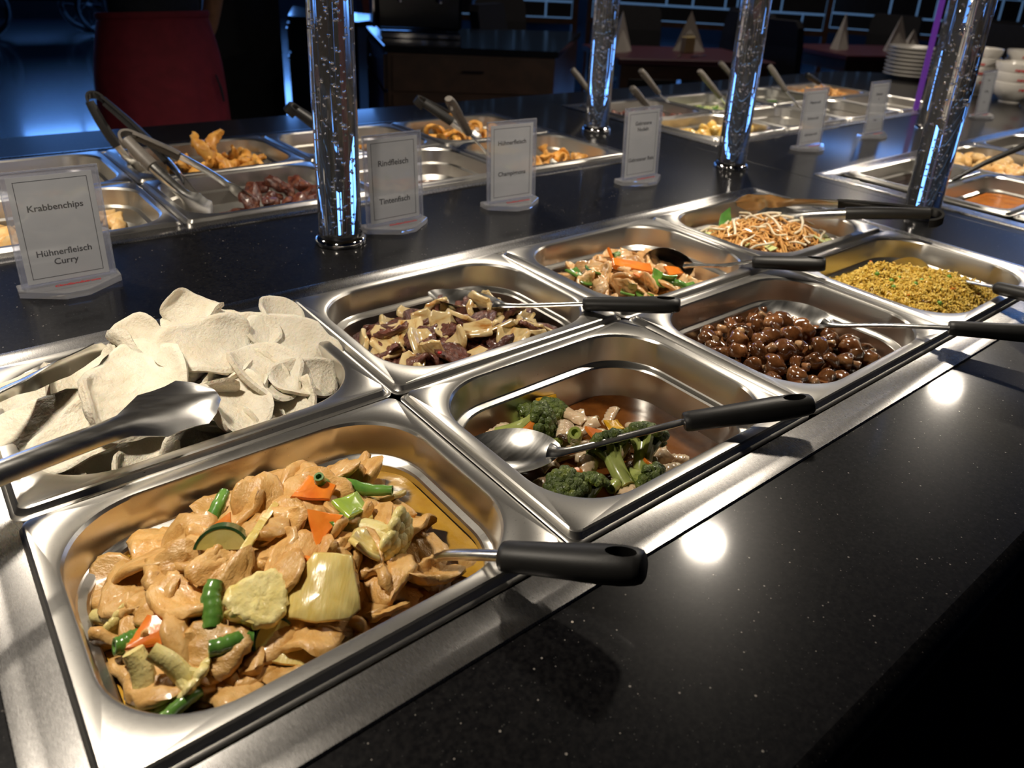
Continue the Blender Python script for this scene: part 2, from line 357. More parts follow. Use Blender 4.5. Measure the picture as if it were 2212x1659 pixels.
# ================================================================ ISLAND: granite worktop with wells
GZ = -0.008                                   # top of the granite
YF, YB = -0.465, 1.365
WELLS = {'A': (-0.351, 1.006, -0.302, 0.302), 'B': (-0.363, 0.99, 0.583, 1.182), 'C': (1.252, 2.62, 0.583, 1.182), 'D': (1.226, 2.62, -0.302, 0.302)}
def slab(x0, x1, round_right=False, round_left=False):
    xs = sorted({x0, x1, *[q for w in WELLS.values() for q in (w[0]+0.02, w[1]-0.02) if x0 < q < x1]})
    ys = sorted({YF, YB, *[q for w in WELLS.values() for q in (w[2]+0.02, w[3]-0.02)]})
    V = []; F = []
    def quad(a, b, c, d, z): V.extend([(a, c, z), (b, c, z), (b, d, z), (a, d, z)]); n = len(V); F.append((n-4, n-3, n-2, n-1))
    for i in range(len(xs)-1):
        for j in range(len(ys)-1):
            cx, cy = (xs[i]+xs[i+1])/2, (ys[j]+ys[j+1])/2
            if any(w[0] < cx < w[1] and w[2] < cy < w[3] for w in WELLS.values()): continue
            quad(xs[i], xs[i+1], ys[j], ys[j+1], GZ)
    # outline with rounded right corners
    path = [(x0, YF), (x1, YF)]
    if round_right:
        R = 0.42; xe = 3.42
        cap = [(x1, YF)] + [(xe-R+R*sin(t), YF+R-R*cos(t)) for t in np.linspace(0, pi/2, 14)] + [(xe-R+R*cos(t), YB-R+R*sin(t)) for t in np.linspace(0, pi/2, 14)] + [(x1, YB)]
        n = len(V); V.extend([(x, y, GZ) for x, y in cap]); F.append(tuple(range(n, n+len(cap))))
        path = [(x0, YF)] + cap + [(x0, YB)]
    else:
        path = [(x0, YF), (x1, YF), (x1, YB), (x0, YB)]
    # bullnose edge round the outline
    P = np.array(path); n = len(P)
    T = np.roll(P, -1, 0)-np.roll(P, 1, 0)
    N = np.stack([T[:, 1], -T[:, 0]], 1); N /= np.linalg.norm(N, axis=1)[:, None]
    if not round_right: N = np.array([(0, -1), (0, -1), (0, 1), (0, 1)], float)
    prof = [(0, 0), (0.005, -0.0012), (0.010, -0.005), (0.0135, -0.012), (0.0135, -0.020), (0.010, -0.027), (0.0, -0.031)]
    R_ = [[(P[i, 0]+N[i, 0]*d, P[i, 1]+N[i, 1]*d, GZ+z) for i in range(n)] for d, z in prof]
    return join((V, F), rings(R_))
tag(obj('granite_worktop', slab(-1.7, 1.1925), M['granite'], angle=30), 'polished black granite worktop slab with the near food pans', 'worktop')
tag(obj('granite_worktop', slab(1.1955, 2.95, True), M['granite'], angle=30), 'polished black granite worktop slab with rounded far end carrying plates', 'worktop')
cb = thing('counter_cabinet', (0, 0, ZF), 'black cabinet base carrying the granite buffet worktop', 'cabinet')
z1 = GZ-0.032-ZF
obj('body', join(box(-1.68, 3.30, YF+0.05, YF+0.07, 0.08, z1), box(-1.68, 3.30, YB-0.07, YB-0.05, 0.08, z1), box(3.28, 3.30, YF+0.05, YB-0.05, 0.08, z1), box(-1.68, -1.66, YF+0.05, YB-0.05, 0.08, z1)), M['cabinet'], cb, smooth=False)
obj('plinth', box(-1.65, 3.25, YF+0.1, YB-0.1, 0, 0.08), M['black_gloss'], cb, smooth=False)
for i in range(8):
    x = -1.66+i*0.615
    d = obj('door', bbox(x+0.004, x+0.611, YF+0.032, YF+0.05, 0.1, z1-0.02), M['cabinet'], cb, smooth=False)
    obj('handle', tube([(x+0.2, YF+0.015, z1-0.07), (x+0.42, YF+0.015, z1-0.07)], 0.005, 8), M['chrome'], d)

def rr(hx, hy, r, z, n=12, cx=0, cy=0):
    out = []
    for (sx, sy, a0) in ((1, 1, 0), (-1, 1, pi/2), (-1, -1, pi), (1, -1, 1.5*pi)):
        for k in range(n):
            a = a0+(pi/2)*k/(n-1)
            out.append((cx+sx*(hx-r)+r*cos(a), cy+sy*(hy-r)+r*sin(a), z))
    return out
def well(key, label):
    x0, x1, y0, y1 = WELLS[key]; cx, cy, hx, hy = (x0+x1)/2, (y0+y1)/2, (x1-x0)/2, (y1-y0)/2
    t = thing('warming_well', (cx, cy, GZ), label, 'food warmer', 'steel drop-in warming wells')
    R = [rr(hx, hy, 0.008, 0.0002), rr(hx-0.0008, hy-0.0008, 0.008, 0.0022), rr(hx-0.012, hy-0.012, 0.008, 0.0032), rr(hx-0.014, hy-0.014, 0.008, 0.0026), rr(hx-0.034, hy-0.034, 0.006, 0.0026), rr(hx-0.036, hy-0.036, 0.006, -0.004)]
    obj('rim', rings(R), M['frame'], t, angle=25)
    R = [rr(hx-0.036, hy-0.036, 0.006, -0.004), rr(hx-0.04, hy-0.04, 0.01, -0.16), rr(0.02, 0.02, 0.01, -0.16)]
    obj('tank', rings(R, False, True), M['well'], t)
    return t
well('A', 'steel warming well in the near granite holding curry, crackers and rice')
well('B', 'steel warming well behind the tent signs holding fried shrimps and ribs')
well('C', 'steel warming well at the far back with the many upright spoons')
well('D', 'steel warming well at the right holding black and orange sauces')

# ================================================================ GASTRONORM PANS
def pan_mesh(lx, ly, depth, r=0.066, rim=0.0185):
    hx, hy = lx/2-0.0008, ly/2-0.0008
    ox, oy = hx-rim, hy-rim
    R = [rr(hx, hy, 0.010, -0.0085, 14), rr(hx, hy, 0.010, -0.0070, 14), rr(hx-0.0010, hy-0.0010, 0.010, -0.0062, 14), rr(hx-0.0032, hy-0.0032, 0.009, -0.0058, 14), rr(hx-0.0042, hy-0.0042, 0.009, -0.0045, 14),
         rr(hx-0.0056, hy-0.0056, 0.009, -0.0010, 14), rr(hx-0.0072, hy-0.0072, 0.009, 0.0, 14),
         rr(ox+0.0022, oy+0.0022, r, 0.0, 14), rr(ox, oy, r, -0.0010, 14), rr(ox-0.0014, oy-0.0014, r, -0.0035, 14),
         rr(ox-0.0035, oy-0.0035, r, -0.033, 14), rr(ox-0.0045, oy-0.0045, r, -0.0345, 14), rr(ox-0.0095, oy-0.0095, r-0.004, -0.0365, 14), rr(ox-0.0108, oy-0.0108, r-0.004, -0.0385, 14)]
    d = depth
    for k, (i, z) in enumerate(((0.0135, -d+0.018), (0.016, -d+0.008), (0.022, -d+0.002), (0.032, -d))): R.append(rr(ox-i, oy-i, max(0.01, r-0.006-k*0.003), z, 14))
    return rings(R, False, True)
def pan_simple(lx, ly, depth, r=0.05, rim=0.0165):
    hx, hy = lx/2-0.0008, ly/2-0.0008; ox, oy = hx-rim, hy-rim
    R = [rr(hx, hy, 0.010, -0.0085, 8), rr(hx, hy, 0.010, -0.0062, 8), rr(hx-0.0034, hy-0.0034, 0.009, -0.0055, 8), rr(hx-0.0056, hy-0.0056, 0.009, -0.0010, 8), rr(hx-0.0072, hy-0.0072, 0.009, 0, 8),
         rr(ox+0.002, oy+0.002, r, 0, 8), rr(ox-0.001, oy-0.001, r, -0.003, 8), rr(ox-0.0035, oy-0.0035, r, -0.029, 8), rr(ox-0.0095, oy-0.0095, r-0.004, -0.032, 8), rr(ox-0.012, oy-0.012, r-0.004, -depth+0.01, 8), rr(ox-0.03, oy-0.03, max(0.008, r-0.02), -depth, 8)]
    return rings(R, False, True)
PM = {}
def pan(cx, cy, lx, ly, depth, label, group='stainless steel food pans', tilt=(0, 0, 0), hi=False, dz=0.0, r=0.058):
    k = (lx, ly, depth, hi)
    if k not in PM:
        VF = pan_mesh(lx, ly, depth) if hi else pan_simple(lx, ly, depth, r)
        PM[k] = mesh('food_pan', VF[0], VF[1], M['pan'], True, 28)
    o = bpy.data.objects.new('food_pan', PM[k]); link(o); o.location = (cx, cy, dz); o.rotation_euler = tilt
    return tag(o, label, 'pan', group)
PX, PY = 0.325, 0.265
def cA(i): return -0.325+PX*(i+0.5)
AF, AB = -PY/2, PY/2
pan(cA(0), AF, PX, PY, 0.10, 'steel pan of yellow chicken curry nearest the camera', hi=True)
pan(cA(0), AB, PX, PY, 0.10, 'steel pan heaped with white prawn crackers', hi=True, dz=0.0015, tilt=(0.0, 0, 0.006))
pan(cA(1), AF, PX, PY, 0.10, 'deep steel pan with broccoli and squid in brown sauce', hi=True)
pan(cA(1), AB, PX, PY, 0.10, 'steel pan of sliced beef with onions', hi=True)
pan(cA(2), AF, PX, PY, 0.10, 'steel pan full of glazed brown mushrooms', hi=True)
pan(cA(2), AB, PX, PY, 0.10, 'steel pan of wok chicken with carrots and green beans', hi=True)
pan(cA(3), AF, PX, PY, 0.10, 'steel pan of yellow fried rice', hi=True)
pan(cA(3), AB, PX, PY, 0.10, 'steel pan of fried noodles with bean sprouts', hi=True)
XB = -0.337
def cB(i): return XB+PX*(i+0.5)
BFy, BBy = 0.615+PY/2, 0.615+PY*1.5
pan(cB(0), BFy, PX, PY, 0.065, 'steel pan of pale fried dough pieces behind the leftmost sign')
pan(cB(0), BBy, PX, PY, 0.065, 'steel pan with tan fried bits by the blue floor')
pan(cB(1), BFy, PX, PY, 0.065, 'steel pan of dark red glazed meat under the tongs')
pan(cB(1), BBy, PX, PY, 0.065, 'steel pan of golden breaded shrimps')
pan(cB(2), BFy, PX, PY, 0.065, 'nearly empty steel pan behind the Rindfleisch sign')
pan(cB(2), BBy, PX, PY, 0.065, 'steel pan behind the bubbly column with a few fried bits')
pan(cB(3), BFy, PX, PY, 0.065, 'steel pan of folded fried wontons beside the Champignons sign')
pan(cB(3), BBy, PX, PY, 0.065, 'steel pan of golden fried rings with a grey spoon')
XC = 1.285
def cC(i): return XC+PX*(i+0.5)
pan(cC(0), BFy, PX, PY, 0.065, 'steel pan of yellow fried fruit chunks beside the Nudeln sign')
pan(cC(0), BBy, PX, PY, 0.065, 'steel pan of small dark glazed meatballs')
pan(cC(1), BFy, PX, PY, 0.065, 'empty steel pan right of the third clear column')
pan(cC(1), BBy, PX, PY, 0.065, 'steel pan of pale cabbage with two spoons')
pan(cC(2), BFy, PX, PY, 0.065, 'steel pan with a few leftovers behind the three-line sign')
pan(cC(2), BBy, PX, PY, 0.065, 'steel pan with green vegetables at the far back')
pan(cC(3), BFy, PX, PY, 0.065, 'far steel pan with crumbs near the plate stack')
pan(cC(3), BBy, PX, PY, 0.065, 'far steel pan heaped with fried noodles')
T3 = 0.1767
pan(XC+PX/2, 0.265-T3/2, PX, T3, 0.065, 'narrow steel pan of glossy black sauce', r=0.035)
pan(XC+PX/2, 0.265-T3*1.5, PX, T3, 0.065, 'narrow steel pan of orange sauce', r=0.035)
pan(XC+PX/2, 0.265-T3*2.5, PX, T3, 0.065, 'narrow steel pan cut by the right edge', r=0.035)
pan(XC+PX*1.5, AB, PX, PY, 0.065, 'steel pan of round golden fried dumplings')
pan(XC+PX*1.5, AF, PX, PY, 0.065, 'steel pan right of the orange sauce')
pan(XC+PX*2.5, AB, PX, PY, 0.065, 'brownish steel pan behind the golden dumplings')
pan(XC+PX*3.5, AB, PX, PY, 0.065, 'last steel pan before the bowls')
pan(XC+PX*2.5, AF, PX, PY, 0.065, 'steel pan at far right of the sauce well')

# ================================================================ OVERHEAD SHELF ON ACRYLIC COLUMNS, WITH LAMPS
ZS = 0.545
M['shelf'] = plain('grey_shelf_board', (0.04, 0.039, 0.038), 0.6)
sh = thing('overhead_shelf', (0, 0, ZS), 'dark shelf above the island carried by clear columns', 'shelf')
obj('board', bbox(-1.7, 3.1, -0.10, 0.98, 0.0, 0.04), M['shelf'], sh, smooth=False)
def column(x, y, label, seed):
    t = thing('acrylic_column', (x, y, GZ), label, 'column', 'clear acrylic columns')
    zt = ZS-GZ
    r = 0.0315
    obj('rod', lathe([(r-0.002, 0.010), (r, 0.012), (r, zt-0.012), (r-0.002, zt-0.010)], 40), M['rod'], t, angle=50)
    obj('collar', lathe([(r+0.001, 0.0), (r+0.006, 0.001), (r+0.0065, 0.006), (r+0.004, 0.010), (r+0.0008, 0.012), (r+0.0006, 0.016), (r+0.0003, 0.010), (r+0.0003, 0.001)], 36, cap0=False, cap1=False), M['chrome'], t)
    obj('base_plate', lathe([(r-0.001, 0.0005), (r-0.001, 0.0085)], 36), M['chrome'], t)
    q = np.random.default_rng(seed); V = []; F = []
    bm = bmesh.new(); bmesh.ops.create_icosphere(bm, subdivisions=1, radius=1.0)
    bv = np.array([v.co[:] for v in bm.verts]); bf = [tuple(v.index for v in f.verts)[::-1] for f in bm.faces]; bm.free()
    for i in range(420):
        a = q.uniform(0, 2*pi); rad = (r-0.004)*sqrt(q.uniform(0, 1)); s = q.uniform(0.0009, 0.0022)*(1.4 if q.uniform() < 0.15 else 1)
        n = len(V); st = q.uniform(1, 1.6)
        V += [tuple(x) for x in bv*np.array([s, s, s*st]) + np.array([rad*cos(a), rad*sin(a), q.uniform(0.02, zt-0.02)])]
        F += [tuple(k+n for k in f) for f in bf]
    o = obj('bubbles', (V, F), M['rod'], t); o['kind'] = 'stuff'
    return t
column(0.158, 0.436, 'thick clear bubble column left of the Rindfleisch sign', 1)
column(1.100, 0.865, 'clear bubble column standing behind the Nudeln sign', 2)
column(1.108, 0.436, 'clear column between the Nudeln sign and the three-line sign', 3)
column(1.128, 0.012, 'clear bubble column nearest the sauces at right', 4)
column(2.058, 0.436, 'clear column behind the nearest right column', 5)
pr = thing('purple_glint', (2.36, 0.62, GZ), 'slim purple rod added for the purple glint beside the clear column at right', 'lamp')  # glowing rod added to stand for purple light refracted in the column edge
M['purple'] = emit('purple_glow', (0.33, 0.05, 0.75), 0.22)
obj('tube', lathe([(0.009, 0.006), (0.009, ZS-GZ-0.01)], 16), M['purple'], pr)
obj('foot', lathe([(0.02, 0.0), (0.02, 0.004), (0.014, 0.007)], 16), M['chrome'], pr)
M['lens'] = emit('lamp_lens', LAMP_COL, 12.0)
for i, (x, y) in enumerate([(x, y) for y in (0.03, 0.84) for x in (-0.32, 0.63, 1.58, 2.53)]):
    where = ('near' if y < 0.4 else 'back') + ' side of the shelf, number %d from the left' % (i % 4+1)
    t = thing('spot_lamp', (x, y, ZS), ('near' if y < 0.4 else 'back')+' row downlight under the shelf, '+('first', 'second', 'third', 'fourth')[i % 4]+' from the left', 'lamp', 'warm downlights under the shelf')
    obj('housing', lathe([(0.034, 0.0), (0.038, -0.004), (0.038, -0.022), (0.033, -0.026), (0.031, -0.020), (0.031, -0.010)], 28, cap1=False), M['chrome'], t)
    l = bpy.data.lights.new('downlight', 'AREA'); l.shape = 'DISK'; l.size = 0.065; l.energy = LAMP_W; l.color = LAMP_COL; l.spread = radians(172)
    lo = bpy.data.objects.new('downlight', l); link(lo, t); lo.location = (0, 0, -0.024)

# ================================================================ TENT SIGNS
TXT = []      # (text, size, parent, matrix, material, name)
def text(body, size, parent, x, y, z, mat, name='lettering', rx=pi/2, shear=0.0, bold=0.0, rz=0.0):
    cu = bpy.data.curves.new('lettering', 'FONT'); cu.body = body; cu.size = size; cu.align_x = 'CENTER'; cu.align_y = 'CENTER'; cu.shear = shear; cu.offset = bold; cu.resolution_u = 3
    o = bpy.data.objects.new('tmp_text', cu); COL.objects.link(o)
    TXT.append((o, parent, (x, y, z), (rx, 0, rz), mat, name))
def sign(x, y, lines, label, rz=0.0, lean=0.05, w=0.104, h=0.150):
    t = thing('table_sign', (x, y, GZ), label, 'sign', 'acrylic dish signs along the middle of the island', rz)
    poly = [(-0.056, 0.018), (-0.056, -0.004), (-0.012, -0.034), (0.014, -0.034), (0.056, -0.004), (0.056, 0.018)]
    obj('base', prism(poly, 0.0, 0.009, 0.0012), M['glass'], t, smooth=False)
    text('Ondlandstrom', 0.0085, t, 0.006, -0.009, 0.0094, M['redink'], 'lettering', 0.0, 0.35, 0.0003)
    def L(px, pz, dy=0): return (px, dy+(pz-0.009)*lean, pz)
    def sheet(x0, x1, z0, z1, d0, d1):
        V = [(px, d+(pz-0.009)*lean, pz) for pz in (z0, z1) for d in (d0, d1) for px in (x0, x1)]
        return V, [(0, 2, 3, 1), (4, 5, 7, 6), (0, 1, 5, 4), (2, 6, 7, 3), (0, 4, 6, 2), (1, 3, 7, 5)]
    obj('front_sheet', sheet(-w/2, w/2, 0.0092, h, 0.0, 0.0016), M['acrylic'], t, smooth=False)
    obj('back_sheet', sheet(-w/2, w/2, 0.0092, h, 0.0030, 0.0046), M['acrylic_back'], t, smooth=False)
    rimv = join(sheet(-w/2, -w/2+0.0022, 0.0092, h, 0.0017, 0.0029), sheet(w/2-0.0022, w/2, 0.0092, h, 0.0017, 0.0029), sheet(-w/2+0.0022, w/2-0.0022, h-0.002, h, 0.0017, 0.0029))
    obj('spacer', rimv, M['glass'], t, smooth=False)
    p = obj('paper_insert', sheet(-w/2+0.0075, w/2-0.0075, 0.012, h-0.007, 0.0020, 0.0024), M['paper'], t, smooth=False)
    x0, z0, z1, lw = w/2-0.0135, 0.0175, h-0.0125, 0.0007
    obj('border', join(sheet(-x0, x0, z0, z0+lw, 0.0018, 0.0019), sheet(-x0, x0, z1-lw, z1, 0.0018, 0.0019), sheet(-x0, -x0+lw, z0+lw, z1-lw, 0.0018, 0.0019), sheet(x0-lw, x0, z0+lw, z1-lw, 0.0018, 0.0019)), M['ink'], p, smooth=False)
    for body, z, s in lines:
        text(body, s, p, 0, 0.0018+(z-0.009)*lean, z, M['ink'], 'lettering', pi/2+lean*-1, 0, 0.00022)
    return t
sign(-0.198, 0.452, [('Krabbenchips', 0.104, 0.0108), ('Hühnerfleisch', 0.048, 0.0108), ('Curry', 0.036, 0.0108)], 'clear stand with white card reading Krabbenchips and Hühnerfleisch Curry', -0.02)
sign(0.262, 0.450, [('Rindfleisch', 0.105, 0.0128), ('Tintenfisch', 0.045, 0.0128)], 'clear stand with white card reading Rindfleisch and Tintenfisch', 0.03)
sign(0.498, 0.452, [('Hühnerfleisch', 0.112, 0.0108), ('Champignons', 0.058, 0.0108)], 'clear stand with white card reading Hühnerfleisch and Champignons', -0.05)
sign(0.828, 0.450, [('Gebratene', 0.118, 0.0108), ('Nudeln', 0.106, 0.0108), ('Gebratener Reis', 0.046, 0.0108)], 'clear stand with white card reading Gebratene Nudeln and Gebratener Reis', -0.02)
sign(1.460, 0.458, [('Pikante-soß', 0.115, 0.0095), ('Erdnuss-soß', 0.076, 0.0095), ('süß-sauer-soß', 0.036, 0.0095)], 'clear stand with white card carrying three short printed lines', -0.03)
sign(1.785, 0.462, [('Bratente', 0.115, 0.0095), ('x', 0.103, 0.0095), ('Fisch', 0.045, 0.0095)], 'clear stand with narrow white card left of the purple glint')
sign(2.487, 0.456, [('Obst', 0.118, 0.0095), ('Pudding', 0.083, 0.0095), ('Eis', 0.048, 0.0095)], 'clear stand with white card next to the stacked bowls')
bpy.context.view_layer.update()
dg = bpy.context.evaluated_depsgraph_get()
for o, parent, loc, r, mat, name in TXT:
    me = bpy.data.meshes.new_from_object(o.evaluated_get(dg)); me.materials.clear(); me.materials.append(mat)
    q = bpy.data.objects.new(name, me); link(q, parent); q.location = loc; q.rotation_euler = r
for o, *_ in TXT:
    cu = o.data; bpy.data.objects.remove(o); bpy.data.curves.remove(cu)
# ================================================================ FOOD SHAPES
def piece(seg=22, ring=5, rx=0.022, ry=0.016, th=0.005, irr=0.18, seed=0, lobes=None, edge=0.45, dome=0.0):
    """irregular flat piece: closed polar slab, local z is its thickness"""
    q = np.random.default_rng(seed)
    ph = q.uniform(0, 6.28, 5); am = q.uniform(0.3, 1, 5)*np.array([1.3, 1.0, 0.6, 0.35, 0.2])
    th_ = np.arange(seg)*2*pi/seg
    prof = 1+irr*sum(am[k]*np.sin((k+2)*th_+ph[k]) for k in range(5))/1.8
    if lobes is not None: prof = lobes(th_)
    V = [(0, 0, th/2+dome)]; F = []
    def ringv(t, s, sign): return [(rx*s*prof[i]*cos(th_[i]), ry*s*prof[i]*sin(th_[i]), sign*th/2*t+dome*(1-s*s)) for i in range(seg)]
    levels = []
    for k in range(1, ring+1): s = k/ring; levels.append((s*(1-0.06*(k == ring)), (1.0 if k < ring else 0.75), 1))
    levels.append((1.0, 0.0, 1))
    for k in range(ring, 0, -1): s = k/ring; levels.append((s*(1-0.06*(k == ring)), (1.0 if k < ring else 0.75), -1))
    for s, t, sg in levels: V += ringv(t, s, sg)
    V.append((0, 0, -th/2+dome)); last = len(V)-1; nL = len(levels)
    for i in range(seg):
        j = (i+1) % seg
        F.append((0, 1+i, 1+j))
        for k in range(nL-1): F.append((1+k*seg+i, 1+(k+1)*seg+i, 1+(k+1)*seg+j, 1+k*seg+j))
        F.append((last, 1+(nL-1)*seg+j, 1+(nL-1)*seg+i))
    return np.array(V, float), F
def curl(V, k, ang=0.0):
    """bend about an axis in the xy-plane; k = curvature (1/m)"""
    if abs(k) < 1e-6: return V
    c, s = cos(ang), sin(ang); V = np.array(V, float)
    x = V[:, 0]*c+V[:, 1]*s; y = -V[:, 0]*s+V[:, 1]*c; z = V[:, 2]; R = 1/k
    nx = (R-z)*np.sin(x/R); nz = R-(R-z)*np.cos(x/R)
    V[:, 0] = nx*c-y*s; V[:, 1] = nx*s+y*c; V[:, 2] = nz
    return V
def flat_from_outline(poly, th, n=3):
    """slab from polygon outline (list of xy), slightly rounded edges"""
    P = np.array(poly, float); c = P.mean(0)
    def ring(s, z): return [tuple(c+(p-c)*s)+(z,) for p in P]
    R = [ring(0.02, -th/2), ring(0.5, -th/2), ring(0.94, -th/2), ring(1.0, -th*0.2), ring(1.0, th*0.2), ring(0.94, th/2), ring(0.5, th/2), ring(0.02, th/2)]
    return rings(R, True, True)
def subdiv_poly(poly, k):
    out = []
    n = len(poly)
    for i in range(n):
        a, b = np.array(poly[i]), np.array(poly[(i+1) % n])
        for t in range(k): out.append(tuple(a+(b-a)*t/k))
    return out
PLACED = {}
def put(name, me, loc, r, label, cat, group, scale=1.0):
    o = bpy.data.objects.new(name, me); link(o); o.location = loc; o.rotation_euler = r; o.scale = (scale,)*3
    return tag(o, label, cat, group)
def region(cx, cy, hx, hy, x, y):
    a = 'front' if y < cy-hy/3 else 'back' if y > cy+hy/3 else 'middle'
    b = 'left' if x < cx-hx/3 else 'right' if x > cx+hx/3 else 'centre'
    return ', '+(a+' '+b if (a, b) != ('middle', 'centre') else 'in the very middle')
def tilt_rot(q, tilt): return (q.normal()*tilt, q.normal()*tilt, q.uniform(0, 2*pi))
def scatter(area, n, mind, q, tries=60):
    """dart throwing inside area(x,y)->bool given bbox"""
    (x0, x1, y0, y1), ok = area; pts = []
    for i in range(n*tries):
        if len(pts) >= n: break
        p = (q.uniform(x0, x1), q.uniform(y0, y1))
        if not ok(*p): continue
        if all((p[0]-a[0])**2+(p[1]-a[1])**2 > mind*mind for a in pts): pts.append(p)
    return pts
def inpan(cx, cy, hx, hy, r=0.05):
    def ok(x, y):
        dx, dy = abs(x-cx)-(hx-r), abs(y-cy)-(hy-r)
        if dx <= 0 or dy <= 0: return abs(x-cx) < hx and abs(y-cy) < hy
        return dx*dx+dy*dy < r*r
    return ((cx-hx, cx+hx, cy-hy, cy+hy), ok)
def liquid(name, cx, cy, hx, hy, z, mat, label, cat, hfun=None, amp=0.0006, r=0.055, n=28):
    """sauce or food bed: a dense rounded-rectangle sheet with a skirt, following hfun"""
    R = []
    for k in range(n+1):
        s = max(0.03, k/n); R.append(rr(hx*s, hy*s, min(r*s, hx*s*0.9, hy*s*0.9), 0, 14))
    V = []
    q = np.random.default_rng(int(abs(cx*1000+cy*77)))
    ph = q.uniform(0, 6, 6)
    for ringp in R:
        for x, y, _ in ringp:
            zz = (hfun(cx+x, cy+y) if hfun else z)
            zz += amp*(sin(x*160+ph[0])*sin(y*140+ph[1])+0.7*sin(x*310+y*240+ph[2]))
            V.append((x, y, zz-z))
    nn = len(R[0]); F = []
    for k in range(n):
        for i in range(nn):
            j = (i+1) % nn; F.append((k*nn+i, k*nn+j, (k+1)*nn+j, (k+1)*nn+i))
    F.append(tuple(range(nn-1, -1, -1)))
    # orientation: rings grow outward so flip
    F = [f[::-1] for f in F]
    base = len(V); V += [(x*0.94, y*0.94, -0.03) for x, y, _ in R[-1]]
    for i in range(nn):
        j = (i+1) % nn; F.append((n*nn+i, base+i, base+j, n*nn+j))
    F.append(tuple(base+i for i in range(nn))[::-1])
    o = obj(name, (V, F), mat, None, (cx, cy, z), True, 60)
    return tag(o, label, cat, None, 'stuff')
def variants(n, fn): return [fn(i) for i in range(n)]

# ---- mesh libraries
def mk(name, VF, mat, angle=60): return mesh(name, VF[0], VF[1], mat, True, angle)
def chicken_mesh(i, mat, s=1.0, fine=0.0008):
    q = np.random.default_rng(100+i)
    V, F = piece(28, 7, q.uniform(0.021, 0.032)*s, q.uniform(0.014, 0.021)*s, q.uniform(0.005, 0.008)*s, 0.24, 200+i)
    V = wob(V, 0.0022*s, 190/s, 300+i); V = wob(V, fine*s, 700/s, 350+i)
    V = curl(V, q.uniform(10, 48)*q.choice([-1, 1])/s, q.uniform(0, pi))
    V = curl(V, q.uniform(4, 20)*q.choice([-1, 1])/s, q.uniform(0, pi))
    return mk('chicken_slice', (V, F), mat)
CH = variants(14, lambda i: chicken_mesh(i, M['chicken']))
WCH = variants(10, lambda i: chicken_mesh(i+40, M['wchicken'], 0.85))
BEEF = variants(10, lambda i: chicken_mesh(i+80, M['beef'], 1.15, 0.0016))
def cracker_mesh(i):
    q = np.random.default_rng(500+i)
    V, F = piece(40, 12, q.uniform(0.040, 0.050), q.uniform(0.030, 0.040), 0.0058, 0.17, 600+i)
    r2 = (V[:, 0]**2+V[:, 1]**2)/0.045**2
    V[:, 2] += 0.008*np.clip(r2-0.5, 0, 1)*np.sign(q.normal()+0.6)
    V = wob(V, 0.0017, 70, 700+i); V = wob(V, 0.0006, 260, 720+i)
    V = curl(V, q.uniform(13, 28), q.uniform(0, pi)); V = curl(V, q.uniform(-10, 10), q.uniform(0, pi))
    return mk('prawn_cracker', (V, F), M['cracker'])
CRK = variants(10, cracker_mesh)
def onion_mesh(i, mat, s=1.0):
    q = np.random.default_rng(800+i)
    a, b, h = q.uniform(0.010, 0.015)*s, q.uniform(0.016, 0.023)*s, q.uniform(0.014, 0.02)*s
    poly = subdiv_poly([(-a, -h), (a, -h*0.95), (b*1.02, h*0.55), (b*0.7, h*0.98), (-b*0.6, h*1.02), (-b, h*0.6)], 4)
    V, F = flat_from_outline(poly, 0.0050*s)
    V = curl(np.array(V), q.uniform(34, 60)/s, 0.0); V = curl(V, q.uniform(5, 14)/s, pi/2)
    V = wob(V, 0.0008*s, 200, 810+i)
    return mk('onion_piece', (V, F), mat)
ON = variants(4, lambda i: onion_mesh(i, M['onion'])); DON = variants(7, lambda i: onion_mesh(i+10, M['donion'], 1.08))
def strip_mesh(i, mat, L=0.05, w=0.006, th=0.0025, bend=14, nm='strip'):
    q = np.random.default_rng(900+i)
    poly = [(-L/2, -w), (L/2, -w*0.7), (L/2*1.03, w*0.6), (-L/2, w)]
    V, F = flat_from_outline(subdiv_poly(poly, 8), th)
    V = curl(np.array(V), q.uniform(-bend, bend), 0); V = curl(V, q.uniform(-8, 8), 0.7); V = wob(V, 0.0007, 160, 910+i)
    return mk(nm, (V, F), mat)
BAMB = variants(5, lambda i: strip_mesh(i, M['onion'], 0.05+0.006*i, 0.004+0.002*(i % 3), 0.003, 12, 'bamboo_strip'))
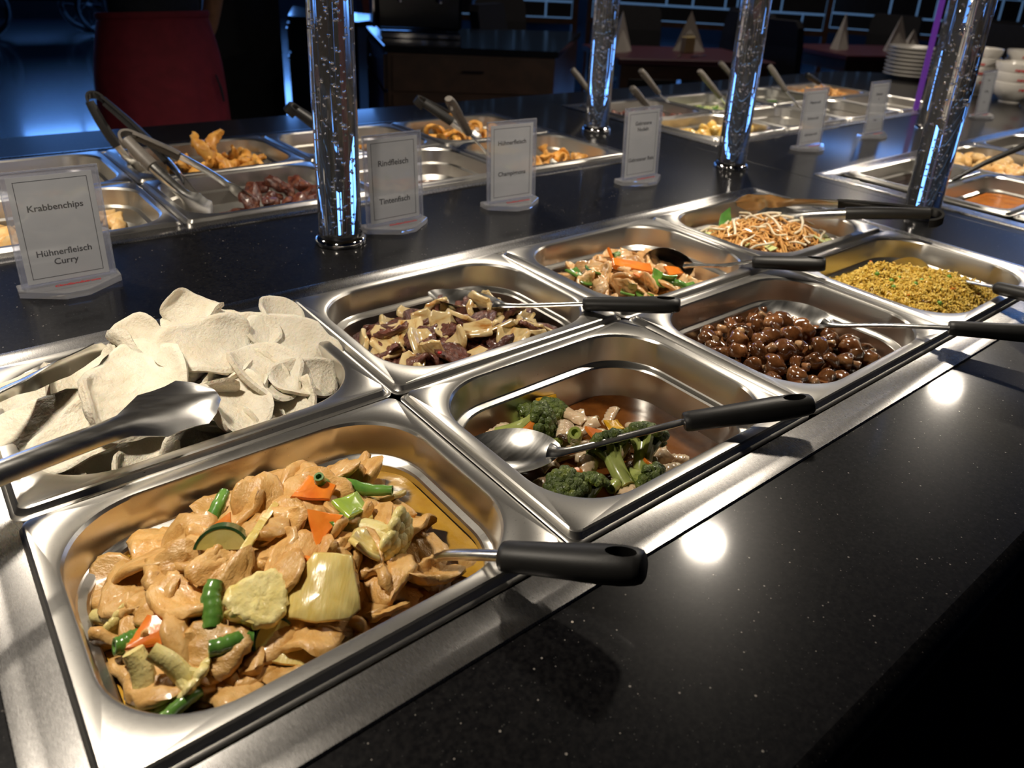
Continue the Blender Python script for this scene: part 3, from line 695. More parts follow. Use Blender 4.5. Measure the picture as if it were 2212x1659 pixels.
def bean_mesh(i, L=0.05, r=0.0045, mat=None):
    q = np.random.default_rng(1000+i)
    P = bez([(-L/2, 0, 0), (-L/6, q.uniform(-1, 1)*L*0.06, q.uniform(-1, 1)*L*0.05), (L/6, q.uniform(-1, 1)*L*0.08, q.uniform(-1, 1)*L*0.06), (L/2, q.uniform(-1, 1)*L*0.1, 0)], 5)
    n = len(P); R_ = [r*(0.8+0.25*sin(3.1*k/n+0.3)+0.06*sin(k*2.1)) for k in range(n)]
    V, F = tube(P, R_, 12, None, False)
    # hollow cut ends
    m0 = 12
    for base, sgn, c in ((0, 1, P[0]), ((n-1)*m0, -1, P[-1])):
        nv = len(V); ring0 = [V[base+k] for k in range(m0)]
        V += [tuple(Vector(c)+(Vector(v)-Vector(c))*0.62) for v in ring0]
        d = (Vector(P[1])-Vector(P[0])).normalized()*0.004 if sgn == 1 else (Vector(P[-2])-Vector(P[-1])).normalized()*0.004
        V += [tuple(Vector(c)+(Vector(v)-Vector(c))*0.5+d) for v in ring0]
        for k in range(m0):
            j = (k+1) % m0
            q1 = (base+k, base+j, nv+j, nv+k); q2 = (nv+k, nv+j, nv+m0+j, nv+m0+k)
            F += [q1[::-1], q2[::-1]] if sgn == 1 else [q1, q2]
        F.append(tuple(nv+m0+k for k in range(m0)))
    return mk('green_bean', (V, F), mat or M['bean'])
BEAN = [bean_mesh(0, 0.052), bean_mesh(1, 0.034, 0.005), bean_mesh(2, 0.026, 0.0055), bean_mesh(3, 0.016, 0.0058)]
def carrot_mesh(i, s=1.0):
    q = np.random.default_rng(1100+i)
    sh = [[(-0.016, -0.008), (0.014, -0.011), (0.018, 0.004), (-0.004, 0.012)], [(-0.012, -0.010), (0.016, -0.006), (0.002, 0.015)], [(-0.02, -0.006), (0.02, -0.007), (0.022, 0.005), (-0.018, 0.007)]][i % 3]
    V, F = flat_from_outline(subdiv_poly([(x*s, y*s) for x, y in sh], 6), 0.0042*s)
    V = wob(curl(np.array(V), q.uniform(-14, 14)/s, q.uniform(0, 3)), 0.0007, 180, 1110+i)
    return mk('carrot_slice', (V, F), M['carrot'])
CAR = variants(6, lambda i: carrot_mesh(i)); CARS = variants(3, lambda i: carrot_mesh(i, 0.72))
def zucchini(loc, r, label, s=1.0, group='zucchini pieces in the curry'):
    t = thing('zucchini_piece', loc, label, 'zucchini', group); t.rotation_euler = r
    R = 0.017*s; a = np.linspace(0.15, pi-0.15, 16); th = 0.009*s
    fl = [(R*0.9*cos(x), R*0.9*sin(x)-R*0.4) for x in a]
    obj('flesh', rings([[(x, y, -th/2) for x, y in fl], [(x, y, th/2) for x, y in fl]], True, True), M['zflesh'], t)
    o_ = [(R*cos(x), R*sin(x)-R*0.4) for x in a]; sk = o_ + fl[::-1]
    obj('skin', rings([[(x, y, -th/2) for x, y in sk], [(x, y, th/2+0.0002) for x, y in sk]], True, True), M['zskin'], t, angle=30)
    return t
def floret_crown(c, rad, seed, n=9, sub=2, bumpy=0.0016, fr=900, k0=0.42, k1=0.6):
    q = np.random.default_rng(seed); parts = []
    for k in range(n):
        bm = bmesh.new(); bmesh.ops.create_icosphere(bm, subdivisions=sub, radius=1.0)
        V = np.array([v.co[:] for v in bm.verts]); F = [tuple(v.index for v in f.verts) for f in bm.faces]; bm.free()
        a = k*2.4; rr_ = (0.62 if k0 > 0.4 else 0.88)*rad*sqrt(k/n); s = rad*q.uniform(k0, k1)
        V = V*s+np.array([rr_*cos(a), rr_*sin(a), (1-(rr_/rad)**2)*rad*0.45])+np.array(c)
        parts.append((wob(V, bumpy, fr, seed+k), F))
    return join(*parts)
def broccoli(loc, r, label, seed, s=1.0, crown='broc_crown', stem='broc_stem', name='broccoli_floret', cat='broccoli', group='broccoli florets in brown sauce', L=0.03):
    t = thing(name, loc, label, cat, group); t.rotation_euler = r
    q = np.random.default_rng(seed)
    st = [tube(bez([(0, 0, -L*s), (0.002*s, 0.001*s, -L*0.5*s), (0, 0, 0.002*s)], 4), [x*s for x in np.linspace(0.0062, 0.0075, 9)], 10)]
    for k in range(4):
        a = k*1.57+0.4; st.append(tube([(0, 0, -0.008*s), (0.006*s*cos(a), 0.006*s*sin(a), 0.001*s), (0.010*s*cos(a), 0.010*s*sin(a), 0.007*s)], [0.0045*s, 0.0038*s, 0.003*s], 8))
    obj('stalk', join(*st), M[stem], t)
    cv = floret_crown((0, 0, 0.006*s), 0.0165*s, seed, 34, 2, 0.0009, 1500, 0.22, 0.33) if crown == 'broc_crown' else floret_crown((0, 0, 0.003*s), 0.0165*s, seed, 22, 2, 0.0006, 1200, 0.30, 0.42)
    if crown != 'broc_crown': cv = ([(x, y, 0.003*s+(z-0.003*s)*0.6) for x, y, z in cv[0]], cv[1])
    obj('crown', cv, M[crown], t)
    return t
def squid_mesh(i):
    q = np.random.default_rng(1300+i)
    n, m_ = 26, 16; Lx, Ly = q.uniform(0.034, 0.044), q.uniform(0.02, 0.028)
    V = []; F = []
    for side in (1, -1):
        for a in range(n+1):
            for b_ in range(m_+1):
                x, y = (a/n-0.5)*Lx, (b_/m_-0.5)*Ly
                u, v = (x+y)/0.0062, (x-y)/0.0062
                h = 0.0014*(abs(sin(pi*u))*abs(sin(pi*v)))**0.5 if side == 1 else 0
                e = min(1.0, 6*min(a/n, 1-a/n, b_/m_, 1-b_/m_)+0.15)
                V.append((x, y, side*0.0016*e+h*e))
    N = (n+1)*(m_+1)
    def id_(s, a, b_): return s*N+a*(m_+1)+b_
    for a in range(n):
        for b_ in range(m_):
            F.append((id_(0, a, b_), id_(0, a+1, b_), id_(0, a+1, b_+1), id_(0, a, b_+1))); F.append((id_(1, a, b_), id_(1, a, b_+1), id_(1, a+1, b_+1), id_(1, a+1, b_)))
    for a in range(n):
        for b_ in (0, m_):
            f = (id_(0, a, b_), id_(1, a, b_), id_(1, a+1, b_), id_(0, a+1, b_)); F.append(f if b_ == 0 else f[::-1])
    for b_ in range(m_):
        for a in (0, n):
            f = (id_(0, a, b_), id_(0, a, b_+1), id_(1, a, b_+1), id_(1, a, b_)); F.append(f if a == 0 else f[::-1])
    V = curl(np.array(V), -q.uniform(95, 135), pi/2)
    V[:, 2] -= V[:, 2].min()
    return mk('squid_roll', (wob(V, 0.0008, 160, 1310+i), F), M['squid'], 80)
SQ = variants(5, squid_mesh)
def chunk(i, rx, ry, rz_, mat, nm, amp=0.0022, fr=190, sub=3, amp2=0.0):
    bm = bmesh.new(); bmesh.ops.create_icosphere(bm, subdivisions=sub, radius=1.0)
    V = np.array([v.co[:] for v in bm.verts])*np.array([rx, ry, rz_]); F = [tuple(v.index for v in f.verts) for f in bm.faces]; bm.free()
    V = wob(V, amp, fr, 1400+i)
    if amp2: V = wob(V, amp2, fr*4, 1450+i)
    return mk(nm, (V, F), mat)
def pepper_mesh(i, mat, nm='pepper_piece', s=1.0):
    q = np.random.default_rng(1500+i)
    poly = [(-0.014*s, -0.009*s), (0.012*s, -0.011*s), (0.017*s, 0.006*s), (-0.010*s, 0.011*s)]
    V, F = flat_from_outline(subdiv_poly(poly, 6), 0.0035*s)
    return mk(nm, (wob(curl(np.array(V), q.uniform(18, 38)/s, q.uniform(0, 3)), 0.0008, 150, 1510+i), F), mat)

# ---- world-position helpers for each pan of the near well
def up(cx, cy): return lambda x, y: None
INN = (0.131, 0.101)        # half-size of a near pan well above its ledge

# ================================================================ 1 CURRY
cx, cy = cA(0), AF
def hcurry(x, y):
    u, v = x-cx, y-cy
    e = max(abs(u+0.012)/0.112, abs(v)/0.092)
    h = 0.034*max(0.0, 1-e**3.0)
    h += 0.010*math.exp(-((u-0.02)/0.05)**2-((v-0.045)/0.04)**2)+0.006*math.exp(-((u+0.02)/0.06)**2-((v)/0.05)**2)
    return -0.046+h
liquid('curry_sauce', cx, cy, 0.1312, 0.1012, -0.045, M['currysauce'], 'yellow curry sauce pooling round the chicken', 'sauce', None, 0.0007, 0.057)
q = np.random.default_rng(21)
G_CH = 'chicken slices in the yellow curry'
def heap(meshes, area, n, mind, hf, q, name, label, cat, group, dz=0.0, tilt=0.35, jit=0.003, sc=(0.9, 1.1)):
    (x0, x1, y0, y1), _ = area
    for x, y in scatter(area, n, mind, q):
        sc_ = q.uniform(*sc)
        put(name, meshes[q.integers(len(meshes))], (x, y, hf(x, y)+dz+q.normal()*jit), tilt_rot(q, tilt), ('upper ' if dz > 0 else 'lower ')+('larger ' if sc_ > (sc[0]+sc[1])/2 else 'smaller ')+label+region((x0+x1)/2, (y0+y1)/2, (x1-x0)/2, (y1-y0)/2, x, y), cat, group, sc_)
heap(CH, inpan(cx-0.012, cy, 0.106, 0.087), 74, 0.0165, hcurry, q, 'chicken_slice', 'folded slice of pale chicken in yellow curry sauce', 'chicken', G_CH, -0.008, 0.25, 0.002)
heap(CH, inpan(cx-0.010, cy-0.002, 0.100, 0.084), 52, 0.0205, hcurry, q, 'chicken_slice', 'folded slice of pale chicken in yellow curry sauce', 'chicken', G_CH, 0.003, 0.32, 0.002)
def P3(x, y, dz, hf): return (x, y, hf(x, y)+dz)
def feat(name, me, x, y, hf, dz, r, label, cat, group=None, s=1.0): return put(name, me, P3(x, y, dz, hf), r, label, cat, group, s)
GB = 'green beans in the curry'
feat('green_bean', BEAN[0], -0.098, -0.106, hcurry, 0.014, (0.1, 0.05, -0.75), 'long green bean lying on top of the curry', 'green bean', GB, 1.15)
feat('green_bean', BEAN[1], -0.122, -0.098, hcurry, 0.010, (0.0, 1.0, 0.7), 'short upright green bean end beside the long bean', 'green bean', GB, 0.9)
feat('green_bean', BEAN[1], -0.198, -0.062, hcurry, 0.012, (0.1, -0.3, 0.95), 'slanting green bean at the back left of the curry', 'green bean', GB, 1.1)
feat('green_bean', BEAN[2], -0.233, -0.165, hcurry, 0.012, (0, -0.5, 1.15), 'thick green bean piece pointing up left of the onion', 'green bean', GB, 1.2)
feat('green_bean', BEAN[2], -0.232, -0.195, hcurry, 0.011, (0.1, 0.1, -0.2), 'green bean piece with hollow end facing right', 'green bean', GB, 1.05)
feat('green_bean', BEAN[1], -0.272, -0.21, hcurry, 0.010, (0, 0, 0.35), 'green bean in the sauce at the front left', 'green bean', GB, 0.9)
feat('green_bean', BEAN[3], -0.281, -0.137, hcurry, 0.012, (0, 0.2, 0.1), 'tiny green bean tip at the left of the curry', 'green bean', GB, 1.1)
feat('green_bean', BEAN[2], -0.131, -0.143, hcurry, 0.010, (0.2, 0.3, 0.5), 'bean piece tucked beside the central carrot', 'green bean', GB, 1.0)
feat('green_bean', BEAN[2], -0.088, -0.158, hcurry, 0.010, (0.2, -0.5, 0.9), 'bean piece by the right cauliflower', 'green bean', GB, 1.0)
GC = 'carrot slices in the curry'
feat('carrot_slice', CAR[0], -0.134, -0.103, hcurry, 0.010, (0.3, 0.1, -0.5), 'orange carrot slice at the top of the curry', 'carrot', GC)
feat('carrot_slice', CAR[1], -0.148, -0.145, hcurry, 0.013, (0.5, -0.3, 0.2), 'pointed carrot slice in the middle of the curry', 'carrot', GC, 1.1)
feat('carrot_slice', CAR[3], -0.267, -0.150, hcurry, 0.013, (0.35, 0.0, -0.3), 'broad carrot slice at the left of the curry', 'carrot', GC, 1.05)
feat('carrot_slice', CAR[4], -0.205, -0.100, hcurry, 0.011, (0.6, 0.2, -0.9), 'small carrot slice behind the dark zucchini', 'carrot', GC, 0.8)
feat('carrot_slice', CAR[1], -0.165, -0.165, hcurry, 0.008, (0.2, 0.4, 1.0), 'half hidden carrot slice above the onion wedge', 'carrot', GC, 0.9)
zucchini(P3(-0.163, -0.045, 0.008, hcurry), (0.5, 0.2, 0.4), 'yellow zucchini wedge with dark skin at the back of the curry')
zucchini(P3(-0.208, -0.115, 0.010, hcurry), (1.15, 0.1, -0.5), 'dark green zucchini skin piece left of centre in the curry', 1.15)
zucchini(P3(-0.082, -0.150, 0.010, hcurry), (0.9, 0.5, 1.2), 'dark zucchini piece at the right by the spoon neck', 0.9)
zucchini(P3(-0.208, -0.195, 0.003, hcurry), (0.9, 0.1, 0.2), 'zucchini skin under the holey cauliflower slice', 0.9)
PEP = pepper_mesh(0, M['pepper'])
feat('pepper_piece', PEP, -0.118, -0.132, hcurry, 0.014, (0.4, 0.3, 0.5), 'light green pepper piece on the curry', 'pepper', None, 1.0)
V, F = flat_from_outline(subdiv_poly([(-0.016, -0.022), (0.012, -0.024), (0.027, 0.012), (0.021, 0.021), (0.0, 0.025), (-0.02, 0.022), (-0.027, 0.014)], 5), 0.004)
BIGON = mk('onion_piece', (wob(curl(np.array(V), -16, 0.0), 0.0008, 160, 77), F), M['onion'])
feat('onion_piece', BIGON, -0.168, -0.194, hcurry, 0.020, (-0.42, 0.05, 2.46), 'large translucent onion wedge at the front of the curry', 'onion', 'onion pieces in the curry', 1.0)
feat('onion_piece', ON[1], -0.128, -0.176, hcurry, 0.012, (0.6, 0.3, 0.9), 'onion petal right of the central carrot', 'onion', 'onion pieces in the curry', 0.85)
feat('onion_piece', ON[2], -0.075, -0.112, hcurry, 0.010, (0.3, 0.3, 2.0), 'onion petal at the back right of the curry', 'onion', 'onion pieces in the curry', 0.9)
feat('onion_piece', ON[3], -0.222, -0.185, hcurry, 0.008, (0.3, 0.9, 0.9), 'small pointed onion petal by the bean', 'onion', 'onion pieces in the curry', 0.7)
for i, (x, y, a, s, lab) in enumerate([(-0.238, -0.222, 0.75, 1.0, 'broad bamboo strip at the front left of the curry'), (-0.185, -0.228, 0.5, 0.9, 'pale leek strip below the onion wedge'), (-0.205, -0.213, -0.75, 0.9, 'thin bamboo strip crossing the front of the curry'), (-0.18, -0.118, 0.8, 0.9, 'long curved onion strip across the middle of the curry'), (-0.15, -0.222, 0.35, 0.9, 'yellow strip along the front rim of the curry'), (-0.1, -0.128, 1.3, 0.6, 'upright onion strip at the right of the curry')]):
    feat('bamboo_strip', BAMB[i % 5], x, y, hcurry, 0.011, (0.25, 0.1, a), lab, 'vegetable strip', 'pale strips in the curry', s)
def cauli(x, y, dz, r, label, seed, s=1.0): return broccoli(P3(x, y, dz, hcurry), r, label, seed, s, 'caul', 'caul', 'cauliflower_floret', 'cauliflower', 'cauliflower in the curry')
cauli(-0.103, -0.168, 0.008, (1.5, 0.5, 0.5), 'large cauliflower floret at the right of the curry', 31, 1.3)
cauli(-0.284, -0.186, 0.010, (2.6, 0.3, 0.4), 'cauliflower floret with two branches at the front left', 32, 1.05)
cauli(-0.262, -0.196, 0.008, (2.4, -0.5, 0.2), 'cauliflower branch leaning in the front left corner', 33, 0.9)
def slice_lobes(t): return 1+0.10*np.sin(3*t+0.5)+0.07*np.abs(np.sin(6.5*t))+0.04*np.sin(13*t)
V, F = piece(44, 7, 0.021, 0.0185, 0.0065, 0, 1, slice_lobes); V = wob(wob(V, 0.0012, 200, 4), 0.0006, 900, 5)
feat('cauliflower_slice', mk('cauliflower_slice', (V, F), M['caul']), -0.207, -0.180, hcurry, 0.014, (0.45, 0.1, 0.3), 'flat cauliflower slice left of the onion wedge', 'cauliflower', 'cauliflower in the curry')
cauli(-0.282, -0.11, 0.006, (1.4, 0.5, 0.4), 'cauliflower stalk in the sauce at the left wall', 35, 0.8)

# ================================================================ 2 PRAWN CRACKERS
cx, cy = cA(0), AB
def hchip(x, y):
    u, v = x-cx, y-cy
    return -0.035+0.052*math.exp(-((u-0.015)/0.13)**2-((v-0.01)/0.10)**2)
liquid('cracker_bed', cx, cy, 0.1302, 0.1002, -0.06, M['cracker'], 'broken white cracker pieces at the bottom of the pan', 'cracker', None, 0.003)
q = np.random.default_rng(5)
GK = 'prawn crackers heaped in the pan'
for x, y in scatter(inpan(cx, cy, 0.108, 0.078), 30, 0.030, q):
    put('prawn_cracker', CRK[q.integers(10)], (x, y, hchip(x, y)-0.018), tilt_rot(q, 0.35), 'white prawn cracker lower in the heap'+region(cx, cy, 0.108, 0.078, x, y), 'cracker', GK, q.uniform(0.8, 1.0))
CK = [  # x, y, z, rotation, mesh, scale, label
 (-0.128, 0.196, 0.040, (0.55, 0.3, -0.75), 4, 0.85, 'curled prawn cracker on top at the back of the heap'),
 (-0.115, 0.188, 0.026, (0.3, 0.1, -0.4), 3, 0.9, 'prawn cracker under the topmost curled one'),
 (-0.190, 0.172, 0.024, (0.55, 0.15, 0.9), 1, 0.95, 'upright prawn cracker left of the tallest one'),
 (-0.135, 0.130, 0.030, (0.62, 0.12, 0.2), 2, 1.15, 'large oval prawn cracker in the middle facing the viewer'),
 (-0.245, 0.160, 0.010, (0.55, 0.05, 0.3), 4, 1.15, 'broad prawn cracker leaning at the back left'),
 (-0.215, 0.098, 0.018, (0.42, -0.05, 0.5), 5, 1.35, 'largest flat prawn cracker left of centre'),
 (-0.082, 0.160, 0.016, (0.6, 0.1, -0.6), 6, 0.78, 'small prawn cracker right of the middle oval'),
 (-0.040, 0.192, 0.012, (0.95, 0.35, 0.3), 7, 0.85, 'prawn cracker standing at the back right wall'),
 (-0.046, 0.140, 0.002, (0.55, 0.35, -0.3), 8, 1.15, 'big prawn cracker at the right end of the heap'),
 (-0.095, 0.096, 0.004, (0.45, 0.1, 0.6), 9, 1.0, 'prawn cracker below the middle oval at right'),
 (-0.060, 0.085, -0.012, (0.55, 0.3, 0.2), 0, 0.85, 'prawn cracker against the right front wall'),
 (-0.140, 0.062, -0.006, (0.4, 0.2, 0.4), 1, 1.0, 'prawn cracker under the tong blade'),
 (-0.262, 0.075, 0.006, (0.35, -0.2, 0.6), 2, 0.95, 'wavy prawn cracker left of the tong blade'),
 (-0.300, 0.110, 0.002, (0.4, -0.3, 0.2), 3, 1.0, 'prawn cracker at the far left under the tongs'),
 (-0.292, 0.045, -0.020, (0.5, -0.35, 0.9), 4, 0.9, 'prawn cracker in the front left corner'),
 (-0.225, 0.040, -0.022, (0.5, 0.1, 0.3), 5, 0.8, 'prawn cracker below the tong arm'),
 (-0.180, 0.040, -0.024, (0.6, 0.0, 0.0), 6, 0.85, 'thin prawn cracker at the front rim'),
 (-0.100, 0.060, -0.022, (0.4, 0.1, 0.2), 7, 0.9, 'prawn cracker near the front right rim'),
 (-0.108, 0.178, 0.010, (0.55, 0.1, 0.1), 8, 0.9, 'prawn cracker peeking behind the small one'),
 (-0.285, 0.170, -0.005, (0.5, -0.2, 0.2), 9, 0.9, 'prawn cracker at the back left corner')]
for x, y, z, r, k, s, lab in CK: put('prawn_cracker', CRK[k], (x, y, z), r, lab, 'cracker', GK, s)

# ================================================================ 3 BROCCOLI AND SQUID
cx, cy = cA(1), AF
def hbroc(x, y):
    u, v = x-cx, y-cy
    return -0.076+0.030*math.exp(-((u+0.035)/0.075)**4-((v+0.01)/0.085)**4)
liquid('brown_sauce', cx, cy, 0.1302, 0.1002, -0.074, M['brownsauce'], 'thin brown sauce under the broccoli and squid', 'sauce', None, 0.0004)
q = np.random.default_rng(3)
for k, (x, y) in enumerate(scatter(inpan(cx-0.015, cy, 0.095, 0.082), 30, 0.021, q)):
    put('squid_roll', SQ[k % 5], (x, y, hbroc(x, y)-0.003), tilt_rot(q, 0.35), 'scored white squid roll in brown sauce'+region(cx, cy, 0.1, 0.082, x, y), 'squid', 'squid rolls in brown sauce', q.uniform(0.75, 1.0))
for (x, y, dz, r, s, k, lab) in [(0.085, -0.055, 0.012, (0.3, 0.1, 0.3), 1.0, 0, 'curled squid at the back left of the broccoli pan'), (0.128, -0.216, 0.010, (0.1, 0.0, -0.1), 1.15, 1, 'crosscut squid roll at the front of the pan'), (0.128, -0.112, 0.010, (0.3, 0.2, 0.8), 0.95, 2, 'squid roll under the green stalk'), (0.165, -0.085, 0.006, (0.2, 0.1, 1.6), 1.0, 3, 'squid roll near the yellow pepper'), (0.150, -0.165, 0.008, (0.2, 0.1, 0.5), 0.9, 4, 'squid roll beside the dark broccoli pair'), (0.205, -0.235, 0.010, (0.2, 0.2, 0.3), 0.9, 0, 'squid roll at the front right of the pan')]:
    put('squid_roll', SQ[k], P3(x, y, dz, hbroc), r, lab, 'squid', 'squid rolls in brown sauce', s)
for i, (x, y, dz, r, s, lab) in enumerate([
 (0.108, -0.085, 0.018, (0.2, 1.1, -0.6), 1.35, 'large broccoli floret with long pale stalk at the back'),
 (0.140, -0.040, 0.010, (0.2, 0.3, 0.4), 0.95, 'broccoli floret tucked behind the yellow pepper'),
 (0.155, -0.062, 0.012, (0.3, 0.2, 0.4), 1.0, 'broccoli floret in front of the yellow pepper'),
 (0.135, -0.170, 0.016, (-0.9, 0.9, 0.3), 1.25, 'dark broccoli floret with curved pale stalk in the middle'),
 (0.172, -0.180, 0.018, (-0.2, 1.0, 0.5), 1.35, 'big dark broccoli floret right of the middle'),
 (0.072, -0.178, 0.012, (0.1, -0.6, 0.2), 1.2, 'broccoli floret under the tip of the spoon'),
 (0.098, -0.232, 0.010, (0.3, 0.5, 0.8), 1.1, 'broccoli floret at the front wall with chilli'),
 (0.142, -0.208, 0.014, (1.1, 0.9, -0.3), 1.2, 'broccoli piece with long browned stalk at the front'),
 (0.205, -0.130, -0.002, (0.2, 0.4, 0.1), 0.8, 'small broccoli floret sunk in the sauce below the spoon handle'),
 (0.092, -0.190, 0.010, (0.4, 0.4, 1.5), 0.9, 'browned broccoli floret near the spoon bowl')]):
    broccoli(P3(x, y, dz, hbroc), r, lab, 60+i, s)
YP = pepper_mesh(3, M['ypepper'], s=1.1)
for x, y, dz, r, s, lab in [(0.163, -0.044, 0.016, (0.9, 0.1, 0.3), 1.3, 'large yellow pepper piece at the back of the pan'), (0.195, -0.115, 0.008, (0.4, 0.2, 0.2), 0.8, 'yellow pepper bit below the spoon neck'), (0.100, -0.222, 0.006, (0.7, 0.2, 0.8), 0.9, 'yellow pepper bit at the front of the broccoli pan')]:
    feat('pepper_piece', YP, x, y, hbroc, dz, r, lab, 'pepper', 'yellow pepper pieces', s)
for k, (x, y, dz, r, s, lab) in enumerate([(0.098, -0.096, 0.018, (0.7, 0.2, -0.9), 0.85, 'orange carrot stick left of the broccoli stalk'), (0.148, -0.135, 0.012, (0.4, 0.1, 0.5), 0.9, 'carrot slice under the spoon neck'), (0.165, -0.190, 0.012, (0.6, 0.3, 1.0), 0.85, 'carrot piece between the two dark florets'), (0.10, -0.165, 0.006, (0.2, 0.1, 0.2), 0.7, 'carrot bit below the spoon')]):
    feat('carrot_slice', CAR[k], x, y, hbroc, dz, r, lab, 'carrot', 'carrot pieces with the broccoli', s)
STK = bean_mesh(11, 0.03, 0.007, M['broc_stem'])
for x, y, dz, r, s, lab in [(0.125, -0.128, 0.016, (0, 0.8, 0.9), 1.0, 'pale green stalk piece standing in the middle'), (0.175, -0.235, 0.014, (0, -0.2, 0.7), 1.3, 'cut pale green stalk at the front right'), (0.105, -0.118, 0.010, (0, 0.2, 0.2), 0.8, 'pale stalk disc beside the carrot stick'), (0.118, -0.195, 0.008, (0, 0.1, 0.4), 0.8, 'translucent stalk piece in the middle')]:
    feat('stalk_piece', STK, x, y, hbroc, dz, r, lab, 'vegetable', 'pale stalk pieces', s)
CHB = chunk(77, 0.0032, 0.0026, 0.0014, M['chilli'], 'chilli_bit', 0.0004, 300, 2)
for x, y, dz, lab in [(0.110, -0.238, 0.022, 'red chilli bit on the front broccoli'), (0.085, -0.226, 0.012, 'red chilli bit by the front wall'), (0.205, -0.236, 0.022, 'red chilli bit on the right squid')]:
    feat('chilli_bit', CHB, x, y, hbroc, dz, (0.3, 0.2, 0.5), lab, 'chilli', 'chilli bits')

# ================================================================ 4 BEEF AND ONION
cx, cy = cA(1), AB
def hbeef(x, y):
    u, v = x-cx, y-cy
    return -0.056+0.028*math.exp(-((u+0.01)/0.115)**4-((v+0.014)/0.088)**4)
liquid('soy_sauce', cx, cy, 0.1302, 0.1002, -0.060, M['brownsauce'], 'dark soy sauce under the beef and onions', 'sauce', None, 0.0004)
q = np.random.default_rng(11)
heap(BEEF, inpan(cx-0.006, cy-0.010, 0.112, 0.084), 44, 0.021, hbeef, q, 'beef_slice', 'slice of brown braised beef among onion pieces', 'beef', 'beef slices with onion', -0.006, 0.3, 0.003, (0.8, 1.1))
heap(DON, inpan(cx-0.006, cy-0.012, 0.110, 0.082), 34, 0.0235, hbeef, q, 'onion_piece', 'soy-stained pale onion piece among beef slices', 'onion', 'onion pieces with the beef', 0.005, 0.5, 0.003, (0.8, 1.15))
heap(BEEF, inpan(cx-0.01, cy-0.012, 0.10, 0.074), 14, 0.034, hbeef, q, 'beef_slice', 'slice of brown braised beef among onion pieces', 'beef', 'beef slices with onion', 0.007, 0.4, 0.002, (0.8, 1.0))
feat('chilli_bit', CHB, 0.092, 0.062, hbeef, 0.022, (0.3, 0.2, 0.5), 'tiny red chilli bit on an onion in the beef pan', 'chilli', 'chilli bits')

# ================================================================ 5 WOK CHICKEN
cx, cy = cA(2), AB
def hwok(x, y):
    u, v = x-cx, y-cy
    return -0.058+0.036*math.exp(-((u+0.02)/0.11)**4-((v+0.0)/0.085)**4)*(1-0.4/(1+math.exp(-(u-0.05)/0.02)))
liquid('wok_sauce', cx, cy, 0.1302, 0.1002, -0.062, M['brownsauce'], 'thin brown sauce under the wok chicken', 'sauce', None, 0.0004)
q = np.random.default_rng(12)
GW = 'wok chicken slices'
heap(WCH, inpan(cx-0.008, cy, 0.112, 0.085), 64, 0.016, hwok, q, 'chicken_slice', 'browned wok chicken slice among carrots and beans', 'chicken', GW, -0.006, 0.35, 0.003)
heap(WCH, inpan(cx-0.015, cy, 0.100, 0.078), 32, 0.022, hwok, q, 'chicken_slice', 'browned wok chicken slice among carrots and beans', 'chicken', GW, 0.006, 0.5, 0.003)
for k, (x, y, r, s, lab) in enumerate([(0.468, 0.128, (0.3, 0.2, -0.4), 1.6, 'long orange carrot slice across the wok chicken'), (0.520, 0.092, (0.3, 0.1, 0.1), 1.1, 'rounded carrot slice beside the wok spoon'), (0.478, 0.178, (1.0, 0.3, 0.6), 1.0, 'carrot slice standing at the back of the wok chicken'), (0.388, 0.052, (0.8, 0.3, 0.4), 1.0, 'carrot tip at the near wall of the wok pan'), (0.45, 0.10, (0.4, 0.3, 0.8), 0.8, 'small carrot slice in the wok pan'), (0.565, 0.055, (0.3, 0.3, 1.8), 0.9, 'carrot bit below the wok spoon')]):
    feat('carrot_slice', CAR[(2, 0, 1, 1, 2, 0)[k]], x, y, hwok, 0.014, r, lab, 'carrot', 'carrot slices in the wok pan', s)
GP = variants(3, lambda i: pepper_mesh(20+i, M['gpepper']))
for k, (x, y, r, s, lab) in enumerate([(0.392, 0.168, (0.3, 0.2, 0.4), 1.1, 'green pepper at the left of the wok pan'), (0.410, 0.150, (0.6, 0.1, 1.4), 0.9, 'second green pepper at the left of the wok pan'), (0.430, 0.062, (0.2, 0.3, -0.3), 1.2, 'green pepper at the near side of the wok pan'), (0.405, 0.075, (0.3, 0.3, 0.9), 1.0, 'green pepper next to the carrot tip'), (0.515, 0.055, (0.5, 0.2, 0.2), 1.3, 'glossy green pepper at the front of the wok pan'), (0.490, 0.075, (0.3, 0.9, 1.2), 1.1, 'green pepper strip left of the glossy one'), (0.475, 0.082, (0.3, -0.8, 1.0), 1.0, 'green pepper curl by the long carrot'), (0.540, 0.100, (0.2, 0.2, 0.2), 0.9, 'green pepper under the wok spoon'), (0.385, 0.135, (0.2, 0.2, 0.9), 0.9, 'green pepper on the left wall side')]):
    feat('pepper_piece', GP[k % 3], x, y, hwok, 0.012, r, lab, 'pepper', 'green peppers in the wok pan', s)
for k, (x, y, r, lab) in enumerate([(0.50, 0.068, (0, 0.2, -0.9), 'yellowish bean by the glossy pepper'), (0.495, 0.185, (0, 0.3, 0.5), 'pale bean at the back of the wok pan')]):
    feat('green_bean', BEAN[1], x, y, hwok, 0.013, r, lab, 'green bean', 'beans in the wok pan')

